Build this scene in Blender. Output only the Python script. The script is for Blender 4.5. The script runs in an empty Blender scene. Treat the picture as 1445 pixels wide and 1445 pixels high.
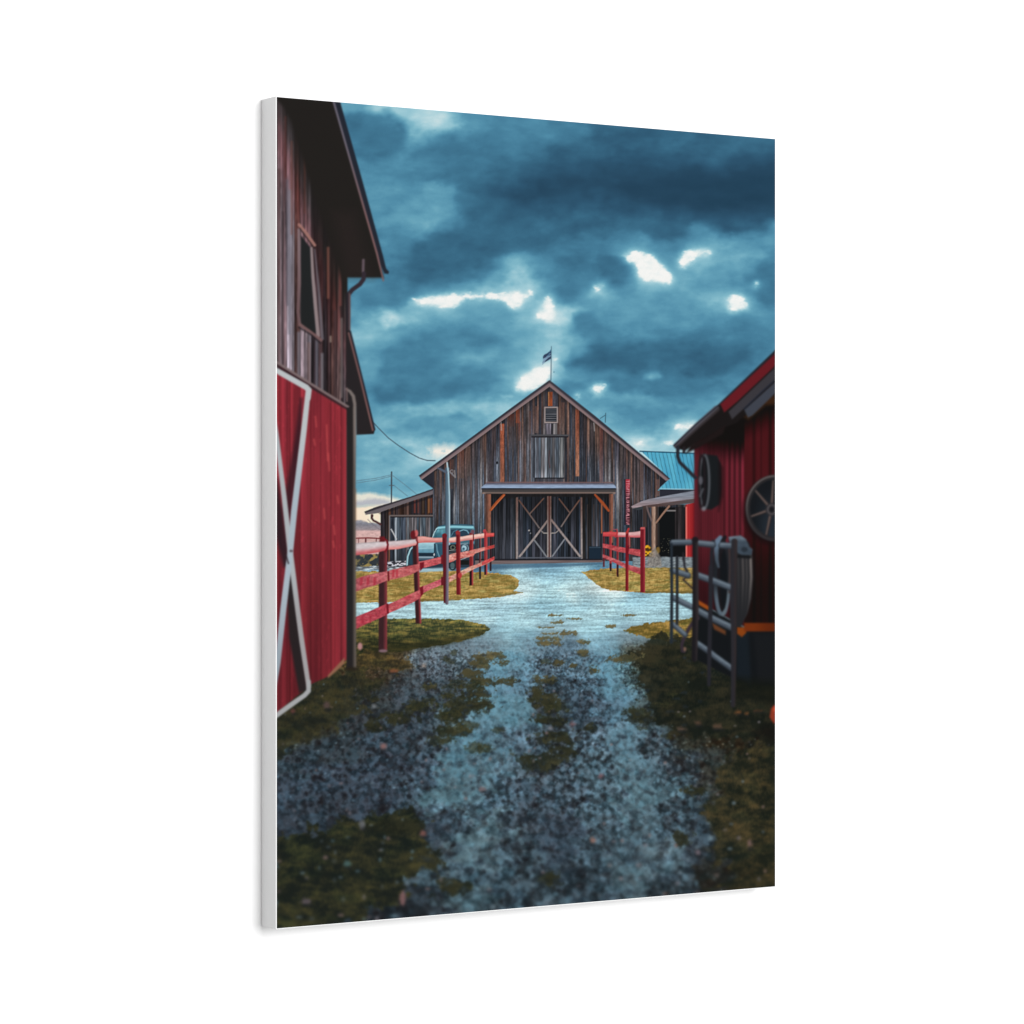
# A stretched canvas print (3:4, white wrapped edges) hung on a plain white wall.
# The farm view is INK on the flat front of the canvas: it is composed below, shape by
# shape, as a procedural pigment map and carried by the fine cloth mesh of the front
# (one mesh per depicted thing, all lying in the one cloth plane, sharing their borders).
import bpy, math
import numpy as np

# ------------------------------------------------------------------ canvas geometry
H = 0.8128                 # canvas height (32 in)
W = 0.6096                 # canvas width  (24 in)
T = 0.0309                 # depth of the stretcher bars
# plan view: unit vectors along the canvas (left->right) and from the front to the wall
FPX = 4169.0; RES = 1445.0
XL, YL = -0.2829*H, FPX/1173.5*H
XR, YR = 0.3521*H, FPX/1054.6*H
_l = math.hypot(XR-XL, YR-YL)
UX, UY = (XR-XL)/_l, (YR-YL)/_l
NX_, NY_ = -UY, UX         # to the wall
W = _l

# ------------------------------------------------------------------ tiny paint kit
S = 1.5                    # pigment samples per drawing unit
X0, Y0, X1, Y1 = 384, 128, 1102, 1318
PW, PH = int((X1-X0)*S), int((Y1-Y0)*S)
gx = (X0 + (np.arange(PW)+.5)/S).astype(np.float32)
gy = (Y0 + (np.arange(PH)+.5)/S).astype(np.float32)
U32 = np.uint32

def h2(ix, iy, seed):
    n = ix.astype(np.int64).astype(U32)*U32(374761393) + iy.astype(np.int64).astype(U32)*U32(668265263) + U32((seed*974634777+12345) & 0xffffffff)
    n = (n ^ (n >> U32(13)))*U32(1274126177)
    n = (n ^ (n >> U32(15)))*U32(2246822519)
    n = n ^ (n >> U32(16))
    return n.astype(np.float32)/4294967296.0

def vn(x, y, seed=0):
    x, y = np.broadcast_arrays(np.asarray(x, np.float32), np.asarray(y, np.float32))
    xi = np.floor(x); yi = np.floor(y)
    fx = x-xi; fy = y-yi
    fx = fx*fx*(3-2*fx); fy = fy*fy*(3-2*fy)
    a = h2(xi, yi, seed); b = h2(xi+1, yi, seed); c = h2(xi, yi+1, seed); d = h2(xi+1, yi+1, seed)
    return (a*(1-fx)+b*fx)*(1-fy) + (c*(1-fx)+d*fx)*fy

def fbm(x, y, seed=0, o=4):
    s = 0; a = .5; t = 0
    for k in range(o):
        c_, s_ = math.cos(.5+.9*k), math.sin(.5+.9*k)      # every octave is turned, so no grid shows
        s = s + a*vn((x*c_-y*s_)*2**k+17.3*k, (x*s_+y*c_)*2**k+9.1*k, seed+k*31); t += a; a *= .5
    return s/t

def cells_(x, y, seed):
    """scattered stones: nearest distance and the stone's own random value"""
    xi = np.floor(x); yi = np.floor(y)
    d1 = np.full(x.shape, 9, np.float32); v = np.zeros(x.shape, np.float32)
    for dx in (-1, 0, 1):
        for dy in (-1, 0, 1):
            cx, cy = xi+dx, yi+dy
            d = (x-cx-h2(cx, cy, seed))**2+(y-cy-h2(cx, cy, seed+1))**2
            m = d < d1
            d1 = np.where(m, d, d1); v = np.where(m, h2(cx, cy, seed+2), v)
    return np.sqrt(d1), v

def ss(a, b, x):
    t = np.clip((x-a)/(b-a+1e-9), 0, 1)
    return t*t*(3-2*t)

def mixc(a, b, t):
    a = np.asarray(a, np.float32); b = np.asarray(b, np.float32)
    t = np.asarray(t)[..., None]
    return a*(1-t) + b*t

class Buf: pass
B = Buf()
B.img = np.zeros((PH, PW, 3), np.float32); B.a = None
LAB = np.zeros((PH, PW), np.int16)
stack = []
KEYS = []
def key(k):
    if k not in KEYS: KEYS.append(k)
    return KEYS.index(k)

def win(x0, y0, x1, y1, pad):
    i0 = max(0, int((x0-pad-X0)*S)); i1 = min(PW, int((x1+pad-X0)*S)+2)
    j0 = max(0, int((y0-pad-Y0)*S)); j1 = min(PH, int((y1+pad-Y0)*S)+2)
    if i1 <= i0 or j1 <= j0: return None
    return i0, i1, j0, j1

CRUMB = [0]
def put(w, cov, fill, lab, op=1.0):
    i0, i1, j0, j1 = w
    X, Y = np.meshgrid(gx[i0:i1], gy[j0:j1])
    if lab == 'grass' and CRUMB[0]:
        q = np.clip((Y-800)/420, .12, 1)
        n = .6*fbm(X/(7*CRUMB[0]), Y/(4.5*CRUMB[0]), 400, 4)+.4*fbm(X/2.6, Y/2.2, 401, 2)
        w_ = ss(900, 1150, Y)*.16
        cov = ss(.22-w_, .62+w_, cov+(n-.5)*1.5*np.clip(4*cov*(1-cov)+.22, 0, 1))
    col = fill(X, Y) if callable(fill) else np.asarray(fill, np.float32)
    if cov.dtype != np.float32: cov = cov.astype(np.float32)
    c = np.clip(cov*op, 0, 1)[..., None]
    sl = (slice(j0, j1), slice(i0, i1))
    B.img[sl] = B.img[sl]*(1-c) + col*c
    if B.a is not None:
        B.a[sl] = B.a[sl]*(1-c[..., 0]) + c[..., 0]
    if lab is not None:
        m = cov*op > .5
        LAB[sl][m] = key(lab)

def seg_d(X, Y, ax, ay, bx, by):
    dx, dy = bx-ax, by-ay
    L = dx*dx+dy*dy+1e-9
    t = np.clip(((X-ax)*dx+(Y-ay)*dy)/L, 0, 1)
    return np.hypot(X-ax-t*dx, Y-ay-t*dy), t

def poly(pts, fill, lab=None, soft=.9, op=1.0, rag=0, rs=6, seed=1):
    xs = [p[0] for p in pts]; ys = [p[1] for p in pts]
    w = win(min(xs), min(ys), max(xs), max(ys), soft+rag+1)
    if w is None: return
    i0, i1, j0, j1 = w
    X, Y = np.meshgrid(gx[i0:i1], gy[j0:j1])
    Xo, Yo = X, Y
    if rag:
        X = X + rag*2*(fbm(Xo/rs, Yo/rs, seed, 3)-.5)
        Y = Y + rag*2*(fbm(Xo/rs, Yo/rs, seed+77, 3)-.5)
    ins = np.zeros(X.shape, bool); d = np.full(X.shape, 1e9, np.float32)
    n = len(pts)
    for k in range(n):
        ax, ay = pts[k]; bx, by = pts[(k+1) % n]
        dd, _ = seg_d(X, Y, ax, ay, bx, by)
        d = np.minimum(d, dd)
        if ay != by:
            c = ((ay > Y) != (by > Y)) & (X < (bx-ax)*(Y-ay)/(by-ay)+ax)
            ins ^= c
    sd = np.where(ins, -d, d)
    put(w, ss(soft/2, -soft/2, sd) if False else np.clip(.5-sd/soft, 0, 1), fill, lab, op)

def rect(x0, y0, x1, y1, fill, lab=None, soft=.9, op=1.0):
    poly([(x0, y0), (x1, y0), (x1, y1), (x0, y1)], fill, lab, soft, op)

def line(pts, wd, fill, lab=None, soft=.9, op=1.0):
    """polyline; wd = width, or list of widths per point"""
    if not hasattr(wd, '__len__'): wd = [wd]*len(pts)
    xs = [p[0] for p in pts]; ys = [p[1] for p in pts]
    w = win(min(xs), min(ys), max(xs), max(ys), max(wd)/2+soft+1)
    if w is None: return
    i0, i1, j0, j1 = w
    X, Y = np.meshgrid(gx[i0:i1], gy[j0:j1])
    cov = np.zeros(X.shape, np.float32)
    for k in range(len(pts)-1):
        d, t = seg_d(X, Y, *pts[k], *pts[k+1])
        r = (wd[k]*(1-t)+wd[k+1]*t)/2
        cov = np.maximum(cov, np.clip(.5-(d-r)/soft, 0, 1))
    put(w, cov, fill, lab, op)

def ell(cx, cy, rx, ry, fill, lab=None, soft=.9, op=1.0, ring=None, rag=0, rs=5, seed=3, ang=(0, 360)):
    w = win(cx-rx, cy-ry, cx+rx, cy+ry, soft+rag+1+(ring or 0))
    if w is None: return
    i0, i1, j0, j1 = w
    X, Y = np.meshgrid(gx[i0:i1], gy[j0:j1])
    q = np.hypot((X-cx)/rx, (Y-cy)/ry)
    if rag:
        q = q + rag/min(rx, ry)*2*(fbm(X/rs, Y/rs, seed, 3)-.5)
    g = np.hypot((X-cx)/rx**2, (Y-cy)/ry**2)/np.maximum(q, 1e-3)
    d = (q-1)/np.maximum(g, 1e-4)
    if ring: d = np.abs(d)-ring/2
    put(w, np.clip(.5-d/soft, 0, 1), fill, lab, op)

def gblur(a, s):
    if s <= 0: return a
    r = int(3*s)+1
    k = np.exp(-.5*(np.arange(-r, r+1)/s)**2); k = (k/k.sum()).astype(np.float32)
    for ax in (0, 1):
        pad = [(0, 0)]*a.ndim; pad[ax] = (r, r)
        p = np.pad(a, pad, mode='edge'); o = np.zeros_like(a)
        n = a.shape[ax]
        for i, kv in enumerate(k):
            sl = [slice(None)]*a.ndim; sl[ax] = slice(i, i+n)
            o += kv*p[tuple(sl)]
        a = o
    return a

def begin():
    stack.append((B.img, B.a))
    B.img = np.zeros((PH, PW, 3), np.float32); B.a = np.zeros((PH, PW), np.float32)
def end(blur=0, streak=0):
    img, a = B.img, B.a
    # img is composited over black inside the layer: un-premultiplied by construction
    if blur:
        q = np.concatenate([img, a[..., None]], -1)
        q = gblur(q, blur*S); img, a = q[..., :3], q[..., 3]
    base, ba = stack.pop()
    B.img = base*(1-a[..., None]) + img; B.a = ba
    if ba is not None: B.a = ba*(1-a)+a

def end_drop():
    B.img, B.a = stack.pop()

def rbf(pts, sx, sy, step=5):
    xs = np.arange(X0-20, X1+20, step, dtype=np.float32); ys = np.arange(Y0-20, Y1+20, step, dtype=np.float32)
    X, Y = np.meshgrid(xs, ys)
    n = len(pts[0])-2
    acc = np.zeros(X.shape+(n,), np.float32); ws = np.zeros(X.shape, np.float32)
    for p in pts:
        d2 = ((X-p[0])/sx)**2 + ((Y-p[1])/sy)**2
        w = np.exp(-.5*d2)+1e-4/(1+d2)
        acc += w[..., None]*np.array(p[2:], np.float32); ws += w
    g = acc/ws[..., None]
    def samp(PX, PY):
        fx = np.clip((PX-xs[0])/step, 0, len(xs)-1.01); fy = np.clip((PY-ys[0])/step, 0, len(ys)-1.01)
        ix = fx.astype(int); iy = fy.astype(int); fx = (fx-ix)[..., None]; fy = (fy-iy)[..., None]
        return (g[iy, ix]*(1-fx)+g[iy, ix+1]*fx)*(1-fy)+(g[iy+1, ix]*(1-fx)+g[iy+1, ix+1]*fx)*fy
    return samp

def ramp(t, stops):
    xs = [s[0] for s in stops]
    return np.stack([np.interp(t, xs, [s[1][c] for s in stops]) for c in range(3)], -1).astype(np.float32)

def planks(seed, wmean, pal, grain=.35, gap=.5, vs=60, x0=380, x1=1110, vary=.25, tilt=None):
    """vertical boards of uneven width, each its own weathered colour"""
    rng = np.random.RandomState(seed)
    edges = [x0]
    while edges[-1] < x1: edges.append(edges[-1]+wmean*rng.uniform(.55, 1.5))
    edges = np.array(edges)
    cols = np.array([pal[rng.randint(len(pal))] for _ in edges], np.float32)
    cols *= rng.uniform(1-vary, 1+vary, (len(edges), 1))
    def f(X, Y):
        XX = X if tilt is None else tilt(X, Y)
        i = np.clip(np.searchsorted(edges, XX)-1, 0, len(edges)-2)
        c = cols[i]
        e = np.minimum(XX-edges[i], edges[i+1]-XX)
        g1 = vn(XX*1.3/ (wmean/3.5), Y/vs*2, seed+1); g2 = vn(XX*.45, Y/vs, seed+2); g3 = vn(XX*.9, Y/9, seed+3)
        m = 1+grain*((g1-.5)*1.2+(g2-.5)*.9+(g3-.5)*.6)
        m = m*(1-gap*np.clip(1-e/(wmean*.16+.35), 0, 1))
        return c*m[..., None]
    return f

def mul(f, g):
    return lambda X, Y: (f(X, Y) if callable(f) else np.broadcast_to(np.asarray(f, np.float32), X.shape+(3,)))*g(X, Y)[..., None]

# ================================================================== THE PRINTED PICTURE
XX, YY = np.meshgrid(gx, gy)
FULL = (0, PW, 0, PH)
ONE = np.ones((PH, PW), np.float32)

# ---- sky: tone map 0 (storm navy) .. 1 (white breaks)
SK = """490,150,.58 530,150,.72 580,165,.75 605,165,.80 625,172,.76 660,165,.50 730,175,.45 800,190,.41
500,190,.46 527,195,.36 545,205,.36 570,190,.52 592,190,.70 612,198,.50 650,200,.43 700,200,.43 750,205,.39 800,210,.30
510,235,.50 530,222,.36 555,235,.48 600,240,.43 650,240,.38 700,240,.32 750,245,.24 800,250,.16 525,262,.51 560,265,.48
530,285,.50 580,280,.55 618,283,.58 640,283,.60 662,285,.30 700,285,.24 750,285,.17 800,285,.12
545,320,.52 585,318,.58 607,322,.68 622,312,.60 636,318,.45 655,330,.32 700,325,.32 750,320,.26 800,320,.22 565,335,.44
570,352,.48 600,355,.36 650,355,.28 700,352,.31 750,350,.34 790,350,.33
560,380,.42 600,383,.36 640,380,.33 680,378,.38 715,378,.60 735,380,.72 760,375,.45 800,378,.38
505,405,.50 550,402,.44 600,402,.42 650,405,.50 700,398,.60 735,400,.72 770,405,.50 510,425,.46 545,425,.45 800,410,.45
510,440,.48 520,455,.66 548,448,.80 580,445,.68 620,445,.62 660,440,.58 710,445,.56 755,445,.70 775,430,.75
505,480,.70 540,475,.66 580,475,.53 620,470,.48 660,470,.50 700,475,.54 740,470,.62 775,470,.68
515,505,.60 560,505,.46 600,505,.46 640,500,.52 670,495,.62 700,505,.56 740,505,.64 765,500,.68
515,530,.56 560,525,.41 600,530,.41 640,530,.44 680,530,.45 715,530,.55 745,525,.72
530,550,.50 560,550,.46 600,548,.43 640,548,.43 675,552,.44 700,550,.60
535,568,.43 570,566,.43 610,564,.46 650,560,.60 690,570,.74 530,582,.60 560,580,.70 600,582,.72 640,578,.73
530,598,.64 570,600,.58 620,598,.55 660,600,.62 540,612,.66 580,615,.62 625,612,.62
520,630,.64 560,628,.76 590,632,.74 610,640,.82 515,650,.64 560,648,.60 590,655,.72
515,665,.66 545,662,.74 580,670,.68 600,680,.66 512,682,.60 545,685,.60 580,690,.66
800,185,.38 850,195,.26 900,195,.25 950,195,.30 1000,200,.30 1050,205,.30 1092,208,.31
800,232,.22 850,230,.15 900,230,.13 950,230,.16 1000,232,.15 1050,235,.15 1092,235,.12
830,270,.10 880,270,.08 930,270,.08 980,270,.08 1050,270,.05 1092,270,.02
800,300,.18 850,298,.17 900,298,.16 950,295,.11 1000,298,.07 1050,295,.05 1092,290,.06
800,330,.26 840,325,.34 880,325,.32 920,322,.24 955,325,.20 985,325,.50 1020,318,.22 1060,320,.30 1092,318,.55
810,350,.33 840,350,.42 880,345,.45 915,345,.55 940,348,.42 965,345,.50 1000,350,.62 1040,345,.52 1075,345,.50
805,375,.38 845,368,.36 860,380,.26 890,362,.60 930,362,.50 950,375,.55 1010,375,.60 1050,358,.66 1075,375,.45 1092,375,.42
800,395,.46 830,385,.30 865,400,.32 845,402,.74 885,405,.50 920,400,.66 960,398,.62 1000,400,.58 1040,395,.50 1080,395,.36
800,420,.42 825,425,.56 865,425,.58 900,425,.58 940,425,.56 980,425,.60 1010,425,.64 1050,425,.60 1075,415,.36 1092,412,.38
790,450,.86 812,450,.70 828,460,.42 870,450,.52 900,455,.54 940,450,.52 975,450,.52 1010,455,.48 1050,450,.46 1092,445,.52
795,478,.76 830,472,.44 870,478,.46 910,478,.48 950,475,.44 1000,478,.40 1050,475,.40 1092,475,.44
800,500,.64 850,496,.40 900,492,.36 950,492,.32 1000,495,.32 1050,492,.36 785,520,.80
810,518,.42 850,515,.26 900,512,.26 950,515,.28 1000,515,.28 1045,510,.36 1075,510,.48
805,532,.56 850,528,.48 890,528,.44 920,532,.66 950,532,.42 1000,530,.38 1040,530,.44 800,548,.42 850,545,.44 890,543,.42 930,545,.36 970,545,.38 1010,545,.46
820,562,.58 860,560,.56 905,562,.64 950,556,.40 990,560,.48 840,578,.62 880,576,.52 920,578,.52 960,575,.54 1000,575,.58
860,595,.64 900,595,.52 940,592,.56 975,595,.70 880,612,.64 920,610,.60 955,608,.76 890,628,.84 925,628,.78 960,622,.78"""
sk = [tuple(map(float, q.split(','))) for q in SK.split()]
sf = rbf(sk, 15, 9.5)
wx = (fbm(XX/34, YY/22, 5, 4)-.5)*30 + (fbm(XX/9, YY/7, 8, 3)-.5)*8
wy = (fbm(XX/40, YY/24, 6, 4)-.5)*20 + (fbm(XX/9, YY/7, 9, 3)-.5)*6
tone = sf(XX+wx, YY+wy)[..., 0]
tone = tone + (fbm(XX/50, YY/16, 11, 4)-.5)*.10 + (fbm(XX/14, YY/8, 12, 3)-.5)*.05
SKR = [(0, (29, 59, 80)), (.1, (36, 68, 91)), (.2, (44, 83, 109)), (.3, (54, 101, 128)), (.4, (66, 120, 148)), (.5, (80, 139, 166)),
       (.6, (98, 158, 181)), (.7, (125, 180, 197)), (.8, (160, 202, 213)), (.9, (205, 224, 226)), (1, (242, 242, 239))]
LAB[:] = key('sky')
# cloud masses with a readable edge: (outline, tone, soft, ragged)
for pts, tv, so, rg in [
    ([(484, 160), (505, 152), (530, 158), (552, 156), (572, 170), (577, 188), (566, 200), (556, 206), (552, 222), (530, 230), (508, 222), (496, 195)], .36, 13, 12),
    ([(585, 205), (597, 196), (620, 192), (650, 200), (700, 190), (760, 205), (760, 250), (690, 262), (650, 240), (600, 235), (580, 222)], .39, 20, 12),
    ([(652, 244), (700, 236), (760, 224), (860, 205), (1000, 212), (1110, 205), (1110, 300), (1075, 318), (1030, 322), (985, 312), (940, 335), (880, 320), (820, 318), (770, 345), (720, 352), (690, 372), (640, 388), (590, 398), (562, 392), (575, 372), (560, 362), (588, 348), (604, 332), (622, 318), (640, 312), (650, 322), (660, 314), (652, 300), (645, 286), (656, 270)], .30, 22, 13),
    ([(700, 262), (800, 238), (900, 222), (1010, 232), (1110, 222), (1110, 296), (1050, 306), (960, 302), (880, 290), (800, 288), (730, 296)], .11, 40, 16),
    ([(860, 252), (1000, 250), (1110, 240), (1110, 290), (1040, 300), (960, 292)], .05, 34, 12),
    ([(596, 348), (625, 332), (660, 330), (700, 338), (690, 360), (650, 376), (600, 382), (575, 372)], .29, 18, 10),
    ([(838, 376), (852, 366), (872, 366), (884, 376), (893, 388), (880, 398), (862, 402), (846, 394), (830, 390)], .33, 14, 10),
    ([(790, 378), (812, 372), (838, 378), (846, 396), (826, 416), (800, 424), (782, 410)], .40, 14, 8),
    ([(1050, 392), (1078, 372), (1110, 366), (1110, 418), (1080, 426), (1066, 424), (1072, 404)], .37, 9, 8),
    ([(545, 500), (580, 478), (620, 468), (665, 466), (705, 476), (690, 492), (640, 500), (600, 520), (640, 528), (700, 532), (690, 548), (640, 552), (590, 562), (540, 566), (525, 545), (530, 515)], .43, 15, 10),
    ([(525, 545), (580, 538), (640, 540), (672, 548), (640, 558), (590, 568), (550, 572), (528, 562)], .38, 9, 8),
    ([(505, 405), (550, 398), (570, 410), (560, 426), (530, 432), (505, 438)], .42, 12, 8),
    ([(812, 500), (850, 486), (910, 484), (980, 482), (1060, 488), (1060, 512), (1000, 524), (950, 520), (900, 522), (840, 518), (800, 516)], .28, 15, 9),
    ([(800, 540), (850, 534), (900, 530), (960, 534), (1020, 538), (1000, 552), (940, 558), (880, 552), (830, 552)], .38, 9, 8),
    ([(812, 446), (832, 440), (846, 452), (842, 472), (826, 480), (812, 468)], .42, 8, 7),
    ([(600, 588), (650, 584), (680, 592), (650, 602), (600, 606), (560, 602)], .54, 6, 5),
    ([(870, 584), (930, 574), (980, 578), (960, 590), (900, 596)], .50, 7, 6)]:
    begin(); poly(pts, (1, 1, 1), None, soft=so, rag=rg, rs=22, seed=int(pts[0][0]+pts[0][1])); a_ = gblur(B.a, 1.2*S); end_drop()
    a_ = np.clip(a_*(.78+.35*(fbm(XX/16, YY/9, 320, 3)-.3)), 0, .9)
    tone = tone*(1-a_)+tv*a_
tone = tone + (fbm(XX/46, YY/13, 330, 4)-.5)*.07 + (fbm(XX/20+wx/30, YY/12, 331, 5)-.5)*.13*ss(.02, .35, tone)
# white breaks in the cloud: hot core, glowing rim, torn edges
begin()
WHT = (1, 1, 1)
for pts, rag, rs, seed in [
    ([(580, 420), (610, 417), (640, 416), (655, 413), (690, 414), (718, 411), (738, 413), (747, 420), (738, 430), (724, 436), (712, 427), (690, 423), (662, 421), (645, 428), (635, 436), (618, 432), (600, 427), (582, 427)], 6.4, 9.1, 2),
    ([(742, 414), (752, 407), (756, 411), (748, 418)], 3.2, 6.5, 3),
    ([(766, 424), (776, 419), (783, 431), (784, 448), (776, 455), (764, 449), (750, 455), (757, 443), (768, 437)], 4.800000000000001, 7.800000000000001, 4),
    ([(872, 359), (880, 362), (892, 355), (908, 354), (920, 362), (932, 374), (946, 384), (950, 397), (936, 399), (920, 393), (906, 397), (898, 392), (900, 377), (893, 370), (884, 370)], 5.6000000000000005, 7.800000000000001, 5),
    ([(954, 370), (966, 356), (982, 351), (1004, 354), (1000, 359), (984, 362), (974, 372), (962, 378)], 4.800000000000001, 6.5, 6),
    ([(836, 402), (846, 405), (854, 403), (849, 411), (840, 411)], 3.2, 5.2, 7),
    ([(1024, 423), (1036, 416), (1050, 417), (1053, 430), (1055, 437), (1040, 436), (1030, 440)], 4.800000000000001, 6.5, 8),
    ([(1063, 403), (1068, 397), (1071, 397), (1068, 408), (1064, 409)], 2.4000000000000004, 5.2, 9),
    ([(724, 545), (735, 533), (752, 526), (757, 517), (766, 520), (776, 508), (777.5, 520), (776, 532), (764, 543), (752, 550), (730, 552)], 3.2, 6.5, 10),
    ([(780, 503), (785, 502), (786, 508), (782, 512)], 1.6, 5.2, 11),
    ([(808, 559), (820, 554), (821, 557), (814, 563)], 1.6, 5.2, 12),
    ([(830, 549), (843, 542), (858, 541), (856, 549), (844, 556), (833, 554)], 2.4000000000000004, 6.5, 13),
    ([(949, 606), (958, 599), (975, 596), (986, 594), (984, 600), (960, 607)], 2.4000000000000004, 6.5, 14),
    ([(893, 627), (900, 622), (912, 623), (905, 630), (895, 632)], 2.4000000000000004, 6.5, 15),
    ([(934, 625), (950, 622), (948, 627), (936, 629)], 2.4000000000000004, 5.2, 16),
]:
    poly(pts, WHT, None, soft=1.6, rag=rag, rs=rs, seed=seed)
core = B.a.copy(); end_drop()
torn = .55+.9*fbm(XX/5, YY/4, 300, 4)
hot = gblur(core, 2.6*S); hot = hot+(fbm(XX/8, YY/4.5, 301, 5)-.58)*6.0*hot*(1.25-hot)-.04*(hot > .05)
glow = gblur(core, 4.5*S)
glow2 = gblur(core, 11*S)
begin()
for (x, y, rx, ry, o) in [(548, 451, 13, 9, .9), (605, 172, 30, 14, .75), (590, 190, 9, 14, .5), (608, 323, 7, 8, .45), (736, 382, 16, 12, .6), (722, 392, 16, 8, .5), (752, 404, 20, 9, .6), (921, 532, 13, 5, .7), (716, 560, 14, 3, .7), (574, 627, 18, 6, .55), (610, 420, 40, 12, .3),
                          (700, 405, 40, 8, .45), (515, 455, 16, 12, .35), (790, 455, 18, 14, .55), (778, 475, 16, 12, .4), (785, 515, 12, 22, .5), (765, 505, 14, 20, .35), (985, 372, 18, 12, .45), (1012, 345, 22, 10, .35), (850, 415, 22, 14, .35), (1064, 360, 22, 6, .3),
                          (1000, 425, 24, 14, .25), (700, 575, 44, 9, .35), (600, 576, 50, 7, .3), (535, 625, 30, 8, .35), (640, 595, 60, 6, .2), (880, 560, 60, 7, .25), (845, 548, 22, 8, .4), (950, 612, 40, 9, .35), (905, 620, 30, 8, .4), (540, 152, 20, 8, .35), (655, 190, 18, 16, .2)]:
    ell(x, y, rx*.7, ry*.7, WHT, None, soft=ry*1.6, op=o, rag=ry*.6, rs=ry*.9, seed=int(x+y))
wisp = gblur(B.a, 1.6*S); end_drop()
tone = tone + (1-tone)*np.clip(wisp*(.35+.9*fbm(XX/9, YY/5, 310, 4))*.75, 0, .85)
tone = tone + (1-tone)*np.clip(glow2*.42+glow*.85*torn, 0, .9)
tone = tone + (1.0+.05*(fbm(XX/6, YY/4, 303, 3)-.5)-tone)*ss(.10, 1.12, hot)
B.img = ramp(np.clip(tone, 0, 1), SKR)
ell(625, 637, 18, 8, (246, 236, 224), None, soft=12, op=.9, rag=3)
del core, torn, hot, glow, glow2, wisp
# warm band near the horizon at the left
poly([(495, 697), (520, 695), (545, 699), (570, 707), (560, 718), (536, 712), (495, 712)], (240, 232, 214), None, soft=6, op=.9, rag=1.5)
poly([(495, 708), (530, 703), (552, 706), (550, 716), (520, 713), (495, 714)], (176, 178, 188), None, soft=5, op=.85, rag=2)
poly([(495, 715), (548, 712), (548, 740), (495, 740)], (246, 226, 202), None, soft=6, op=1, rag=1)

# ---- far land at the left
far = lambda X, Y: ramp((Y-732)/30, [(0, (150, 150, 158)), (.25, (128, 128, 138)), (.5, (150, 138, 142)), (.6, (214, 176, 172)), (1, (205, 170, 165))])*(1+.25*(fbm(X/3, Y/1.4, 41, 3)-.5))[..., None]
poly([(495, 735), (505, 733), (520, 737), (540, 741), (540, 800), (495, 800)], far, 'field', soft=2, rag=1.5, rs=4)
line([(519, 733), (527, 741), (537, 748)], 1.1, (120, 110, 118), 'field', op=.7)
line([(503, 759.5), (520, 759), (537, 760)], 1.8, (120, 45, 48), 'far_fence')
for x in (506, 516, 531): line([(x, 761), (x, 770)], 2.2 if x == 516 else 1.2, (95, 45, 50), 'far_fence')

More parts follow.
